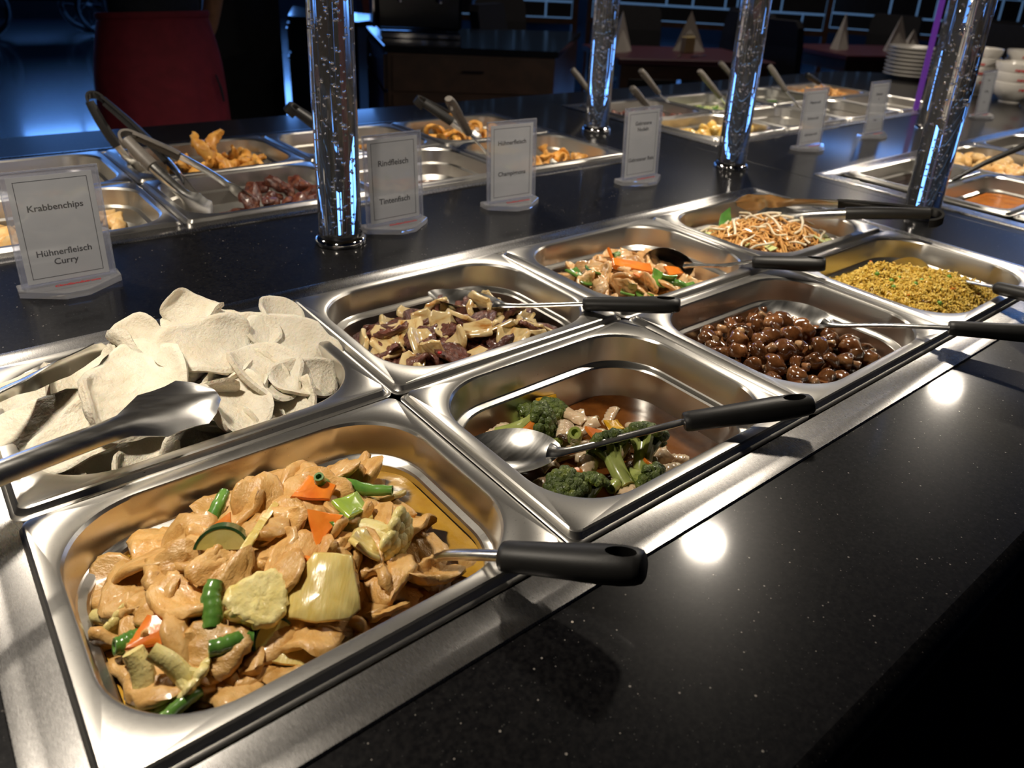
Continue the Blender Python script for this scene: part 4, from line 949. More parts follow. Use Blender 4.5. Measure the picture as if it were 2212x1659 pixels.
# ================================================================ 6 NOODLES
cx, cy = cA(3), AB
def hnood(x, y):
    u, v = x-cx, y-cy
    return -0.050+0.046*math.exp(-((u+0.01)/0.105)**4-((v+0.008)/0.078)**4)
liquid('noodle_bed', cx, cy, 0.1302, 0.1002, -0.052, M['noodle'], 'bed of fried noodles at the bottom of the pan', 'noodles', lambda x, y: hnood(x, y)-0.010, 0.003)
q = np.random.default_rng(14); parts = []
for x, y in scatter(inpan(cx, cy, 0.112, 0.082), 420, 0.004, q, 20):
    L = q.uniform(0.03, 0.07); a = q.uniform(0, pi); z0 = q.uniform(-0.012, 0.006)
    P = []
    for t in np.linspace(-0.5, 0.5, 6):
        px = x+cos(a)*t*L+sin(a)*0.012*sin(t*5+q.uniform(0, 0.6)); py = y+sin(a)*t*L-cos(a)*0.012*sin(t*5)
        px = min(max(px, cx-0.118), cx+0.118); py = min(max(py, cy-0.088), cy+0.088)
        P.append((px-cx, py-cy, hnood(px, py)+z0+0.004*sin(t*9+x*300)+0.05))
    parts.append(tube(bez(P, 2), 0.0018, 5))
o = obj('noodles', join(*parts), M['noodle'], None, (cx, cy, -0.05)); tag(o, 'tangled brown fried noodles heaped in the pan', 'noodles', None, 'stuff')
SPR = variants(4, lambda i: mk('bean_sprout', tube(bez([(-0.024, 0, 0), (-0.008, 0.004*(i-1), 0.003), (0.010, -0.003*i, 0.004), (0.024, 0.004, 0.0)], 4), [0.0015, 0.0018, 0.002, 0.0021, 0.0022, 0.0022, 0.0021, 0.002, 0.002, 0.002, 0.0021, 0.0024, 0.003], 6), M['sprout']))
for x, y in scatter(inpan(cx-0.005, cy-0.005, 0.098, 0.072), 24, 0.022, q):
    put('bean_sprout', SPR[q.integers(4)], (x, y, hnood(x, y)+0.007), tilt_rot(q, 0.3), 'white bean sprout on the fried noodles'+region(cx, cy, 0.098, 0.072, x, y), 'bean sprout', 'bean sprouts on the noodles', q.uniform(0.8, 1.2))
LK = variants(3, lambda i: strip_mesh(40+i, M['leek'], 0.028, 0.008, 0.0025, 30, 'leek_piece'))
for k, (x, y) in enumerate([(0.735, 0.072), (0.715, 0.10), (0.75, 0.048), (0.845, 0.048), (0.885, 0.055), (0.905, 0.080), (0.895, 0.062), (0.72, 0.185), (0.705, 0.165), (0.775, 0.21), (0.865, 0.06), (0.70, 0.135)]):
    feat('leek_piece', LK[k % 3], x, y, hnood, 0.006, tilt_rot(q, 0.4), 'pale leek piece at the edge of the noodles'+region(cx, cy, 0.1, 0.075, x, y), 'leek', 'leek pieces with the noodles', q.uniform(0.8, 1.2))
V, F = flat_from_outline(subdiv_poly([(-0.03, -0.004), (-0.01, -0.013), (0.012, -0.012), (0.032, 0.0), (0.012, 0.012), (-0.012, 0.011)], 4), 0.0012)
feat('leaf', mk('leaf', (curl(np.array(V), 22, 0.3), F), M['leaf']), 0.792, 0.205, hnood, 0.016, (0.5, -0.7, 0.6), 'dark green leaf sticking up at the back of the noodles', 'leaf', None, 1.0)

# ================================================================ 7 MUSHROOMS
cx, cy = cA(2), AF
def hmush(x, y):
    u, v = x-cx, y-cy
    return -0.056+0.032*math.exp(-((u+0.03)/0.11)**4-((v+0.0)/0.085)**4)*(1-0.25/(1+math.exp(-(u-0.03)/0.03)))
liquid('mushroom_sauce', cx, cy, 0.1302, 0.1002, -0.066, M['brownsauce'], 'dark glaze under the mushrooms', 'sauce', None, 0.0004)
CAPS = []; STEMS = []
for i in range(5):
    s = 0.0135
    V, F = lathe([(0.001*1, s*0.86), (s*0.35, s*0.83), (s*0.68, s*0.66), (s*0.92, s*0.36), (s*1.0, s*0.05), (s*0.93, -s*0.2), (s*0.72, -s*0.26), (s*0.5, -s*0.14), (s*0.3, -s*0.1)], 22)
    V = np.array(V); V[:, 0] *= 1+0.12*(i % 3-1); V[:, 2] *= 1+0.1*(i % 2)
    CAPS.append(mk('cap', (wob(V, 0.0026, 130, 1600+i), F), M['mushcap']))
    V, F = lathe([(s*0.33, -s*0.08), (s*0.36, -s*0.45), (s*0.42, -s*0.85), (s*0.36, -s*1.0), (s*0.1, -s*1.04)], 14)
    STEMS.append(mk('stem', (wob(np.array(V), 0.0009, 200, 1650+i), F), M['mushstem']))
def mushroom(x, y, z, r, s, k, lab):
    t = thing('mushroom', (x, y, z), lab, 'mushroom', 'glazed mushrooms in the pan'); t.rotation_euler = r; t.scale = (s, s, s)
    for nm, me in (('cap', CAPS[k]), ('stem', STEMS[k])):
        o = bpy.data.objects.new(nm, me); link(o, t)
q = np.random.default_rng(17)
lay = 'lower'
for x, y in scatter(inpan(cx-0.004, cy-0.003, 0.116, 0.087), 72, 0.0195, q):
    mushroom(x, y, hmush(x, y)-0.008, (q.normal()*0.9+q.choice([0, 0, 2.4]), q.normal()*0.8, q.uniform(0, 6)), q.uniform(0.75, 1.1), int(q.integers(5)), lay+' glossy brown mushroom in the heap'+region(cx, cy, 0.11, 0.082, x, y))
lay = 'upper'
for x, y in scatter(inpan(cx-0.008, cy-0.004, 0.108, 0.080), 54, 0.022, q):
    mushroom(x, y, hmush(x, y)+0.008, (q.normal()*0.9+q.choice([0, 0, 2.6]), q.normal()*0.8, q.uniform(0, 6)), q.uniform(0.8, 1.15), int(q.integers(5)), lay+' glossy brown mushroom in the heap'+region(cx, cy, 0.11, 0.082, x, y))

# ================================================================ 8 RICE
cx, cy = cA(3), AF
def hrice(x, y):
    u, v = x-cx, y-cy
    h = 0.040*math.exp(-((u+0.02)/0.12)**4-((v+0.015)/0.082)**4)
    h += 0.016*math.exp(-((u+0.05)/0.04)**2-((v-0.05)/0.035)**2)
    h -= 0.018*math.exp(-((u-0.07)/0.045)**2-((v-0.055)/0.045)**2)
    return -0.045+h+0.0025*sin(x*170)*sin(y*150+1)+0.002*sin(x*310+y*90)
liquid('rice_bed', cx, cy, 0.1302, 0.1002, -0.05, M['rice'], 'bed of yellow fried rice in the pan', 'rice', lambda x, y: hrice(x, y)-0.002, 0.0012)
q = np.random.default_rng(19)
gr = np.array(lathe([(0.0004, -0.0029), (0.0011, -0.0017), (0.0014, 0), (0.0011, 0.0017), (0.0004, 0.0029)], 5)[0]); gf = lathe([(0.0004, -0.0029), (0.0011, -0.0017), (0.0014, 0), (0.0011, 0.0017), (0.0004, 0.0029)], 5)[1]
VV = []; FF = []
ok = inpan(cx, cy, 0.128, 0.098)[1]; n_g = 0
while n_g < 9000:
    x, y = q.uniform(cx-0.128, cx+0.128), q.uniform(cy-0.098, cy+0.098)
    if not ok(x, y): continue
    R_ = rot(pi/2+q.normal()*0.8, 0, q.uniform(0, 2*pi))
    lump = max(0, sin(x*240+2+3*sin(y*90))*sin(y*260+2*sin(x*110)))*0.007*q.uniform(0.1, 1)
    b0 = n_g*25; VV.append(gr@R_.T+np.array([x-cx, y-cy, hrice(x, y)+0.05+q.uniform(-0.001, 0.0025)+lump])); n_g += 1
n1 = len(gr)
FF = [tuple(i+k*n1 for i in f) for k in range(n_g) for f in gf]
o = obj('rice_grains', (np.concatenate(VV), FF), M['rice'], None, (cx, cy, -0.05)); tag(o, 'loose yellow fried rice grains heaped in the pan', 'rice', None, 'stuff')
PEA = chunk(55, 0.0036, 0.0036, 0.0034, M['pea'], 'pea', 0.0003, 200, 2)
for x, y in scatter(inpan(cx, cy-0.02, 0.095, 0.06), 13, 0.02, q): put('pea', PEA, (x, y, hrice(x, y)+0.0035), tilt_rot(q, 0.3), 'green pea in the yellow rice'+region(cx, cy, 0.095, 0.07, x, y), 'pea', 'peas in the rice')
for x, y in scatter(inpan(cx, cy-0.01, 0.095, 0.07), 9, 0.025, q): put('carrot_dice', CARS[2], (x, y, hrice(x, y)+0.003), tilt_rot(q, 0.4), 'thin carrot shred in the yellow rice'+region(cx, cy, 0.095, 0.07, x, y), 'carrot', 'carrot shreds in the rice', 0.45)
# ================================================================ SERVING SPOONS
def V3(*a): return Vector(a)
def bowl_mesh(tip, neck, nrm, width, depth, th=0.0012, n=16, m_=10, point=0.55):
    """spoon bowl between tip and neck (length axis), opening towards nrm"""
    tip, neck = Vector(tip), Vector(neck); ax = neck-tip; L = ax.length; ax.normalize()
    nrm = Vector(nrm); nrm = (nrm-ax*nrm.dot(ax)).normalized(); sd = ax.cross(nrm)
    c = (tip+neck)/2
    V = []; F = []
    for lay in (0, 1):
        for k in range(m_+1):
            s = max(0.02, k/m_)
            for i in range(2*n):
                a = pi*i/n
                x = cos(a); w = 1-0.18*max(0, x)**2-0.05*max(0, -x)
                p = c+ax*(x*L/2*s)+sd*(sin(a)*width/2*w*s)-nrm*(depth*(1-s**2.2)+lay*th*(0.4+0.6*(1-s)))
                V.append(tuple(p))
    N = 2*n
    def I(l, k, i): return l*(m_+1)*N+k*N+i % N
    for k in range(m_):
        for i in range(N):
            F.append((I(0, k, i), I(0, k+1, i), I(0, k+1, i+1), I(0, k, i+1))[::-1]); F.append((I(1, k, i), I(1, k, i+1), I(1, k+1, i+1), I(1, k+1, i))[::-1])
    for i in range(N): F.append((I(0, m_, i), I(1, m_, i), I(1, m_, i+1), I(0, m_, i+1))[::-1])
    F.append(tuple(I(0, 0, i) for i in range(N))); F.append(tuple(I(1, 0, i) for i in range(N))[::-1])
    return V, F
def boolean_cut(VF, cutVF, mat, name):
    a = bpy.data.objects.new('tmp_a', mesh(name, VF[0], VF[1], mat)); b_ = bpy.data.objects.new('tmp_b', mesh('cut', cutVF[0], cutVF[1], mat))
    COL.objects.link(a); COL.objects.link(b_)
    md = a.modifiers.new('cut', 'BOOLEAN'); md.operation = 'DIFFERENCE'; md.object = b_; md.solver = 'EXACT'
    bpy.context.view_layer.update(); d = bpy.context.evaluated_depsgraph_get()
    me = bpy.data.meshes.new_from_object(a.evaluated_get(d))
    ma, mb = a.data, b_.data; bpy.data.objects.remove(a); bpy.data.objects.remove(b_); bpy.data.meshes.remove(ma); bpy.data.meshes.remove(mb)
    me.materials.clear(); me.materials.append(mat); me.polygons.foreach_set('use_smooth', [True]*len(me.polygons)); me.set_sharp_from_angle(angle=radians(45)); me.name = name
    return me
def handle_mesh(j, e, mat, r=0.0125, flat=0.82, hole=True, n=20):
    j, e = Vector(j), Vector(e); ax = (e-j); L = ax.length; ax.normalize()
    prof = [(0.0, 0.70), (0.012, 0.82), (0.05, 0.88), (0.2, 0.90), (0.45, 0.97), (0.7, 1.07), (0.85, 1.06), (0.94, 0.98), (0.985, 0.86), (1.0, 0.70)]
    s = ax.cross(Vector((0, 0, 1))).normalized(); u = s.cross(ax)
    R_ = [[tuple(j+ax*(t*L)+s*(r*k*cos(2*pi*i/n))+u*(r*k*flat*sin(2*pi*i/n))) for i in range(n)] for t, k in prof]
    VF = rings(R_, True, True)
    VF = (VF[0], [f[::-1] for f in VF[1]])
    if not hole: return mesh('handle', VF[0], VF[1], mat)
    c = j+ax*(0.86*L); C = []
    for zz in (-0.05, 0.05):
        C.append([tuple(c+ax*(0.011*cos(2*pi*i/14))+s*(0.0052*sin(2*pi*i/14))+u*zz) for i in range(14)])
    cut = rings(C, True, True); cut = (cut[0], [f[::-1] for f in cut[1]])
    return boolean_cut(VF, cut, mat, 'handle')
def orient_fix(me):
    bm = bmesh.new(); bm.from_mesh(me); bmesh.ops.recalc_face_normals(bm, faces=bm.faces); bm.to_mesh(me); bm.free(); return me
def addme(name, me, parent, root):
    me.transform(Matrix.Translation(-Vector(root))); o = bpy.data.objects.new(name, orient_fix(me)); link(o, parent); return o
def spoon(tip, neck, nrm, mid, joint, end, label, width=0.062, depth=0.016, hr=0.0125, grip='grip', group='serving spoons in the near pans', bowl=True, hole=True):
    t = thing('serving_spoon', joint, label, 'spoon', group)
    if bowl:
        v, f = bowl_mesh(tip, neck, nrm, width, depth); addme('bowl', mesh('bowl', v, f, M['spoon']), t, joint)
    j, e, n_ = Vector(joint), Vector(end), Vector(neck)
    ax = (e-j).normalized()
    back = (Vector(neck)-Vector(tip)).normalized()
    P = bez([tuple(n_-back*0.012), tuple(n_+back*0.004), mid, tuple(j), tuple(j+ax*0.01)], 6)
    k = len(P); w = [0.011-0.006*min(1, i/(k*0.3)) for i in range(k)]
    v, f = tube(P, w, 10, [x*0.55 for x in w]); addme('neck', mesh('neck', v, f, M['spoon']), t, joint)
    addme('handle', handle_mesh(joint, end, M[grip], hr, 0.82, hole), t, joint)
    return t
spoon((-0.125, -0.140, -0.060), (-0.085, -0.180, -0.046), (0, 0, 1), (-0.076, -0.200, -0.020), (-0.060, -0.252, 0.010), (-0.008, -0.338, 0.036), 'dark grey handled spoon stuck in the yellow curry', hr=0.0140)
spoon((0.030, -0.070, -0.040), (0.092, -0.147, -0.024), (0.15, -0.35, 0.9), (0.142, -0.178, -0.010), (0.190, -0.208, 0.005), (0.290, -0.278, 0.026), 'black handled spoon lying across the broccoli pan', width=0.066, depth=0.014, hr=0.0125)
spoon((0.176, 0.218, -0.014), (0.234, 0.128, -0.014), (0.25, -0.25, 0.93), (0.262, 0.084, -0.004), (0.290, 0.040, 0.008), (0.360, -0.054, 0.025), 'dark grey handled spoon resting on the beef pan', width=0.060, depth=0.017, hr=0.0118)
spoon((0.535, 0.165, -0.034), (0.556, 0.082, -0.010), (-0.93, -0.25, -0.25), (0.575, 0.045, -0.002), (0.597, 0.010, 0.011), (0.650, -0.074, 0.024), 'black handled spoon standing in the wok chicken', width=0.062, depth=0.018, hr=0.0125)
spoon((0.540, -0.050, -0.020), (0.556, -0.150, -0.014), (-0.10, -0.25, 0.95), (0.583, -0.205, 0.0), (0.612, -0.266, 0.014), (0.672, -0.370, 0.030), 'black handled spoon lying in the mushrooms', width=0.066, depth=0.018, hr=0.0125)
spoon((0.900, -0.045, -0.050), (0.880, -0.130, -0.028), (-0.75, -0.1, 0.5), (0.858, -0.180, -0.010), (0.820, -0.240, 0.010), (0.800, -0.350, 0.026), 'dark handled spoon buried in the yellow rice', width=0.062, depth=0.018, hr=0.0125)

# ================================================================ TONGS
def arm_mesh(P, widths, nrm, arch=0.35, th=0.0012, m_=10, scal=None):
    """curved-section strip along P, opening towards -nrm"""
    fr = frames(P); V = []; F = []; nrm = Vector(nrm); n = len(P)
    for lay in (0, 1):
        for k, (p, t, s, u) in enumerate(fr):
            nn = (nrm-t*nrm.dot(t)).normalized(); sd = t.cross(nn); w = widths[k]
            for i in range(m_+1):
                x = i/m_*2-1
                ww = w*(1+(scal[k]*(abs(x)**3) if scal is not None else 0))
                ar = arch[k] if hasattr(arch, '__len__') else arch
                V.append(tuple(p+sd*(x*ww/2)+nn*(ar*w*(1-x*x)*0.9-lay*th)))
    N = n*(m_+1)
    def I(l, k, i): return l*N+k*(m_+1)+i
    for k in range(n-1):
        for i in range(m_):
            F.append((I(0, k, i), I(0, k, i+1), I(0, k+1, i+1), I(0, k+1, i))); F.append((I(1, k, i), I(1, k+1, i), I(1, k+1, i+1), I(1, k, i+1)))
        F.append((I(0, k, 0), I(0, k+1, 0), I(1, k+1, 0), I(1, k, 0))); F.append((I(0, k, m_), I(1, k, m_), I(1, k+1, m_), I(0, k+1, m_)))
    for k in (0, n-1):
        for i in range(m_): F.append((I(0, k, i), I(1, k, i), I(1, k, i+1), I(0, k, i+1)))
    return V, F
def tongs(hinge, pts, label, grip=None, w=0.018, blade=0.034, group='steel tongs', gripfrac=0.5, loop=0.014):
    """pts: two (tip, normal) pairs; arms from the spring loop at hinge to each tip"""
    t = thing('tongs', hinge, label, 'tongs', group); h = Vector(hinge)
    mids = []
    d0 = ((Vector(pts[0][0])+Vector(pts[1][0]))/2-h).normalized()
    for tip, nrm in pts:
        tip = Vector(tip); nrm = Vector(nrm).normalized(); d = tip-h
        base = h+d0*0.012+nrm*loop*0.9
        P = [base.lerp(tip, k/26)+nrm*(0.010*sin(pi*k/26)) for k in range(27)]
        wd = []; sc = []
        for k in range(27):
            s = k/26
            ww = w*(0.85+0.15*min(1, s*4)) if s < 0.72 else w+(blade-w)*sin(min(1, (s-0.72)/0.16)*pi/2)
            if s > 0.9: ww *= sqrt(max(0.05, 1-((s-0.9)/0.105)**2))
            wd.append(ww); sc.append(0.30*abs(sin((k-19.5)*1.57/1.5)) if s > 0.76 else 0)
        v, f = arm_mesh(P, wd, nrm, [0.34 if k < 18 else 0.34-0.2*min(1, (k-18)/3) for k in range(27)], 0.0012, 10, sc); a = addme('arm', mesh('arm', v, f, M['spoon']), t, hinge)
        if grip:
            kk = int(26*gripfrac); Pg = P[:kk]; v, f = arm_mesh(Pg, [x*1.12 for x in wd[:kk]], nrm, 0.36, 0.005, 10); me = mesh('grip', v, f, M[grip]); me.transform(Matrix.Translation(nrm*0.0012)); addme('grip', me, t, hinge)
        mids.append(base)
    # spring loop: flat band round the back of the hinge
    n1 = Vector(pts[0][1]).normalized(); side = n1-d0*n1.dot(d0); side.normalize(); ax = d0.cross(side)
    c = h+d0*0.012; Pl = []
    for k in range(13):
        a = pi*k/12; Pl.append(c+side*(loop*0.95*cos(a))-d0*(loop*1.5*sin(a)))
    v = []; f = []
    hw = w*0.46
    for p in Pl:
        o_ = (p-c).normalized()*0.0022
        v += [tuple(p+ax*hw+o_), tuple(p-ax*hw+o_), tuple(p-ax*hw-o_), tuple(p+ax*hw-o_)]
    for k in range(12):
        for i in range(4): f.append((k*4+i, k*4+(i+1) % 4, (k+1)*4+(i+1) % 4, (k+1)*4+i))
    f += [(0, 1, 2, 3), tuple(48+i for i in range(4))]
    addme('spring_loop', mesh('spring_loop', v, f, M[grip] if grip else M['spoon']), t, hinge)
    return t
tongs((-0.475, -0.055, 0.040), [((-0.222, 0.148, 0.046), (-0.45, 0.6, 0.65)), ((-0.155, 0.048, 0.026), (0.12, -0.5, 0.85))], 'plain steel tongs lying on the prawn crackers', None, 0.020, 0.040, gripfrac=0, loop=0.02)
tongs((1.000, -0.068, 0.034), [((0.872, 0.245, -0.004), (0.75, 0.2, 0.5)), ((0.836, 0.178, -0.012), (-0.6, -0.25, 0.7))], 'tongs with black grips lying on the noodles', 'grip', 0.020, 0.036)
tongs((-0.030, 1.05, 0.118), [((0.060, 0.745, -0.030), (0.85, 0.2, 0.3)), ((0.030, 1.00, -0.030), (-0.9, -0.2, 0.2))], 'tall black-gripped tongs leaning up before the blue floor', 'grip', 0.020, 0.034, gripfrac=0.62)
tongs((-0.022, 0.875, 0.080), [((0.150, 0.742, -0.036), (0.5, 0.55, 0.7)), ((0.060, 0.725, -0.036), (-0.7, -0.5, 0.3))], 'grey-gripped tongs dipping into the red meat', 'grip_worn', 0.020, 0.036, gripfrac=0.42)
tongs((0.322, 0.985, 0.085), [((0.470, 0.985, -0.03), (0.2, 0.8, 0.4)), ((0.455, 0.93, -0.03), (-0.2, -0.8, 0.3))], 'black tongs half hidden behind the bubble column', 'grip', 0.020, 0.03)
tongs((0.655, 1.02, 0.072), [((0.820, 1.005, -0.025), (0.3, 0.8, 0.4)), ((0.79, 0.95, -0.03), (-0.3, -0.8, 0.3))], 'black tongs in the pan of fried rings', 'grip', 0.02, 0.03)
GF = 'serving spoons in the far pans'
def farspoon(end, joint, tip, label, grip='grip_worn', hr=0.0115):
    e, j, t_ = Vector(end), Vector(joint), Vector(tip); n_ = j.lerp(t_, 0.5); 
    return spoon(tip, tuple(n_), (0.2, -0.3, 0.9), tuple(j.lerp(n_, 0.55)), joint, end, label, 0.05, 0.012, hr, grip, GF)
farspoon((0.592, 0.800, 0.118), (0.690, 0.862, 0.022), (0.755, 0.815, -0.058), 'grey handled spoon leaning in the pan of rings')
farspoon((1.305, 1.200, 0.098), (1.352, 1.150, 0.022), (1.41, 1.06, -0.05), 'spoon leaning left of the second clear column')
farspoon((1.490, 1.090, 0.100), (1.580, 1.085, 0.026), (1.66, 1.03, -0.05), 'dark handled spoon over the small meatballs')
farspoon((1.300, 0.940, 0.080), (1.390, 0.955, 0.020), (1.46, 0.97, -0.05), 'grey spoon just behind the Nudeln sign')
farspoon((1.685, 1.020, 0.100), (1.770, 0.985, 0.016), (1.84, 0.965, -0.05), 'pale handled spoon right of the cyan reflection')
farspoon((1.935, 0.935, 0.118), (1.975, 0.880, 0.040), (2.03, 0.80, -0.05), 'grey handled spoon with shiny neck right of the third column')
farspoon((1.950, 1.145, 0.100), (2.010, 1.12, 0.045), (2.10, 1.05, -0.05), 'dark spoon behind the third column')
farspoon((2.255, 0.990, 0.066), (2.330, 0.975, 0.034), (2.45, 0.98, -0.02), 'dark handled spoon lying on the far noodles', 'grip')
# ladle in the black sauce
t = thing('ladle', (1.46, 0.106, 0.004), 'black ladle handle reaching over the sauce pans', 'ladle')
obj('handle', tube([(-0.02, -0.003, -0.012), (0.08, -0.035, 0.030), (0.25, -0.075, 0.075)], [0.0045, 0.006, 0.008], 10), M['grip'], t)
v, f = bowl_mesh((-0.085, 0.012, -0.042), (-0.02, -0.002, -0.030), (0, 0, 1), 0.06, 0.02); obj('bowl', (v, f), M['grip'], t)

# ================================================================ FOOD IN THE FAR PANS
def bed(i, cx, cy, hx, hy, z, mat, label, cat='food', amp=0.003): return liquid('food_bed', cx, cy, hx, hy, z, M[mat], label, cat, None, amp, 0.045, 18)
FR_SHRIMP = []
for i in range(4):
    q = np.random.default_rng(2000+i)
    P = bez([(-0.034, 0, 0.004), (-0.015, 0.010, 0.008), (0.008, 0.012, 0.008), (0.024, 0.002, 0.006), (0.036, -0.012, 0.012)], 4)
    n = len(P); r_ = [0.003+0.0085*sin(pi*min(1, (k+1)/n*1.02))**0.8 for k in range(n)]
    V, F = tube(P, r_, 10); FR_SHRIMP.append(mk('fried_shrimp', (wob(wob(V, 0.0030, 170, 2010+i), 0.0022, 520, 2020+i), F), M['batter']))
q = np.random.default_rng(23)
GS = 'breaded shrimps in the pan'
for x, y in scatter(inpan(cB(1)+0.03, BBy, 0.08, 0.07), 16, 0.028, q): put('fried_shrimp', FR_SHRIMP[q.integers(4)], (x, y, -0.034), tilt_rot(q, 0.45), 'golden breaded shrimp in a pile'+region(cB(1), BBy, 0.1, 0.075, x, y), 'shrimp', GS, q.uniform(0.9, 1.15))
put('fried_shrimp', FR_SHRIMP[0], (cB(1)-0.005, BBy+0.01, 0.0), (0.2, -0.95, 2.6), 'breaded shrimp with tail sticking up highest', 'shrimp', GS, 1.15)
put('fried_shrimp', FR_SHRIMP[1], (cB(1)+0.03, BBy+0.03, 0.0), (0.2, -1.2, 1.2), 'breaded shrimp standing upright in the middle', 'shrimp', GS, 1.1)
RIB = variants(5, lambda i: chunk(200+i, 0.022+0.002*i, 0.014, 0.010, M['ribs'], 'meat_piece', 0.004, 150, 3, 0.0012))
for x, y in scatter(inpan(cB(1)+0.055, BFy-0.005, 0.07, 0.075), 15, 0.027, q): put('meat_piece', RIB[q.integers(5)], (x, y, -0.036+q.uniform(0, 0.018)), tilt_rot(q, 0.5), 'dark red glazed meat piece in a pile'+region(cB(1)+0.055, BFy, 0.1, 0.075, x, y), 'meat', 'glazed meat pieces')
for x, y in scatter(inpan(cB(1)-0.06, BFy-0.03, 0.055, 0.05), 7, 0.03, q): put('meat_piece', RIB[q.integers(5)], (x, y, -0.046), tilt_rot(q, 0.4), 'glazed meat scrap under the tongs', 'meat', 'glazed meat pieces', 0.8)
PF = variants(5, lambda i: chunk(230+i, 0.026, 0.018, 0.009, M['pale_fry'], 'fried_dough', 0.004, 120, 3, 0.001))
for x, y in scatter(inpan(cB(0), BFy, 0.105, 0.075), 24, 0.031, q): put('fried_dough', PF[q.integers(5)], (x, y, -0.042+q.uniform(0, 0.012)), tilt_rot(q, 0.5), 'pale fried dough piece behind the leftmost sign'+region(cB(0), BFy, 0.1, 0.075, x, y), 'fried dough', 'pale fried dough pieces')
for x, y in scatter(inpan(cB(0), BBy, 0.09, 0.06), 10, 0.04, q): put('fried_bit', PF[q.integers(5)], (x, y, -0.052), tilt_rot(q, 0.3), 'tan fried bit in the pan near the blue floor', 'fried food', 'tan fried bits', 0.8)
for x, y in scatter(inpan(cB(2)+0.02, BBy-0.01, 0.09, 0.06), 9, 0.04, q): put('fried_bit', FR_SHRIMP[q.integers(4)], (x, y, -0.048), tilt_rot(q, 0.4), 'orange fried bit behind the bubble column', 'fried food', 'orange fried bits', 0.9)
def torus_mesh(i):
    q_ = np.random.default_rng(2100+i); R0 = 0.017
    P = [(R0*cos(a)*(1+0.1*i), R0*sin(a), 0.003*sin(2*a+i)) for a in np.linspace(0, 2*pi, 19)]
    V, F = tube(P, 0.0062, 9, None, False); return mk('fried_ring', (wob(wob(V, 0.0015, 180, 2110+i), 0.0007, 700, 2120+i), F), M['batter'])
RG = variants(3, torus_mesh)
for x, y in scatter(inpan(cB(3)+0.01, BBy-0.005, 0.10, 0.075), 26, 0.026, q): put('fried_ring', RG[q.integers(3)], (x, y, -0.036+q.uniform(0, 0.022)), tilt_rot(q, 0.7), 'golden fried ring in a heap'+region(cB(3), BBy, 0.1, 0.075, x, y), 'fried ring', 'golden fried rings')
WT = []
for i in range(3):
    V, F = flat_from_outline(subdiv_poly([(-0.022, -0.018), (0.022, -0.02), (0.02, 0.02), (-0.02, 0.021)], 6), 0.005)
    WT.append(mk('fried_wonton', (wob(curl(curl(np.array(V), 60, 0.78), -14, 2.2), 0.0016, 160, 2200+i), F), M['batter']))
for x, y in scatter(inpan(cB(3)+0.035, BFy-0.01, 0.075, 0.07), 12, 0.033, q): put('fried_wonton', WT[q.integers(3)], (x, y, -0.038+q.uniform(0, 0.012)), (q.normal()*0.9, q.normal()*0.8, q.uniform(0, 6)), 'golden folded wonton in the pan'+region(cB(3), BFy, 0.1, 0.075, x, y), 'wonton', 'fried wontons')
M['fruit'] = food('fried_fruit', [(0.25, (0.78, 0.34, 0.03)), (0.5, (0.86, 0.56, 0.12)), (0.8, (0.90, 0.76, 0.36))], 40, 0.3, 0.3, 120, 0, 0.4, val=0.2)
FRU = variants(4, lambda i: chunk(260+i, 0.022, 0.016, 0.012, M['fruit'], 'fried_fruit', 0.003, 120, 3))
for x, y in scatter(inpan(cC(0)+0.01, BFy, 0.10, 0.075), 20, 0.03, q): put('fried_fruit', FRU[q.integers(4)], (x, y, -0.036+q.uniform(0, 0.016)), tilt_rot(q, 0.6), 'yellow fried fruit chunk in the pan'+region(cC(0), BFy, 0.1, 0.075, x, y), 'fruit', 'yellow fried fruit chunks')
MB = variants(3, lambda i: chunk(280+i, 0.013, 0.012, 0.011, M['ribs'], 'meatball', 0.0018, 160, 3))
for x, y in scatter(inpan(cC(0), BBy, 0.105, 0.08), 34, 0.025, q): put('meatball', MB[q.integers(3)], (x, y, -0.036+q.uniform(0, 0.01)), tilt_rot(q, 1.0), 'small dark glazed meatball in the pan'+region(cC(0), BBy, 0.1, 0.075, x, y), 'meatball', 'small glazed meatballs')
bed(1, cC(1), BBy, 0.122, 0.092, -0.045, 'leek', 'pale cooked cabbage filling a far pan', 'cabbage')
for x, y in scatter(inpan(cC(1), BBy, 0.10, 0.07), 22, 0.03, q): put('cabbage_piece', LK[q.integers(3)], (x, y, -0.034), tilt_rot(q, 0.5), 'pale cabbage piece in a far pan'+region(cC(1), BBy, 0.1, 0.075, x, y), 'cabbage', 'pale cabbage pieces', q.uniform(1.2, 1.7))
for x, y in scatter(inpan(cC(1), BBy, 0.09, 0.06), 7, 0.045, q): put('cabbage_leaf', GP[q.integers(3)], (x, y, -0.03), tilt_rot(q, 0.4), 'green leaf piece among the pale cabbage', 'cabbage', 'green cabbage bits', 1.2)
for x, y in scatter(inpan(cC(2), BBy, 0.10, 0.07), 22, 0.03, q): put('green_vegetable', GP[q.integers(3)], (x, y, -0.042), tilt_rot(q, 0.5), 'green vegetable piece in a far pan'+region(cC(2), BBy, 0.1, 0.075, x, y), 'vegetable', 'green vegetables', q.uniform(1.1, 1.6))
for x, y in scatter(inpan(cC(2), BFy, 0.10, 0.07), 8, 0.045, q): put('leftover_piece', WCH[q.integers(10)], (x, y, -0.055), tilt_rot(q, 0.3), 'leftover fried piece in a nearly empty far pan', 'leftover', 'leftovers in the far pans')
for x, y in scatter(inpan(cC(3), BFy, 0.10, 0.07), 8, 0.045, q): put('leftover_piece', WCH[q.integers(10)], (x, y, -0.055), tilt_rot(q, 0.3), 'leftover bit in the pan near the plates', 'leftover', 'leftovers near the plates')
parts = []
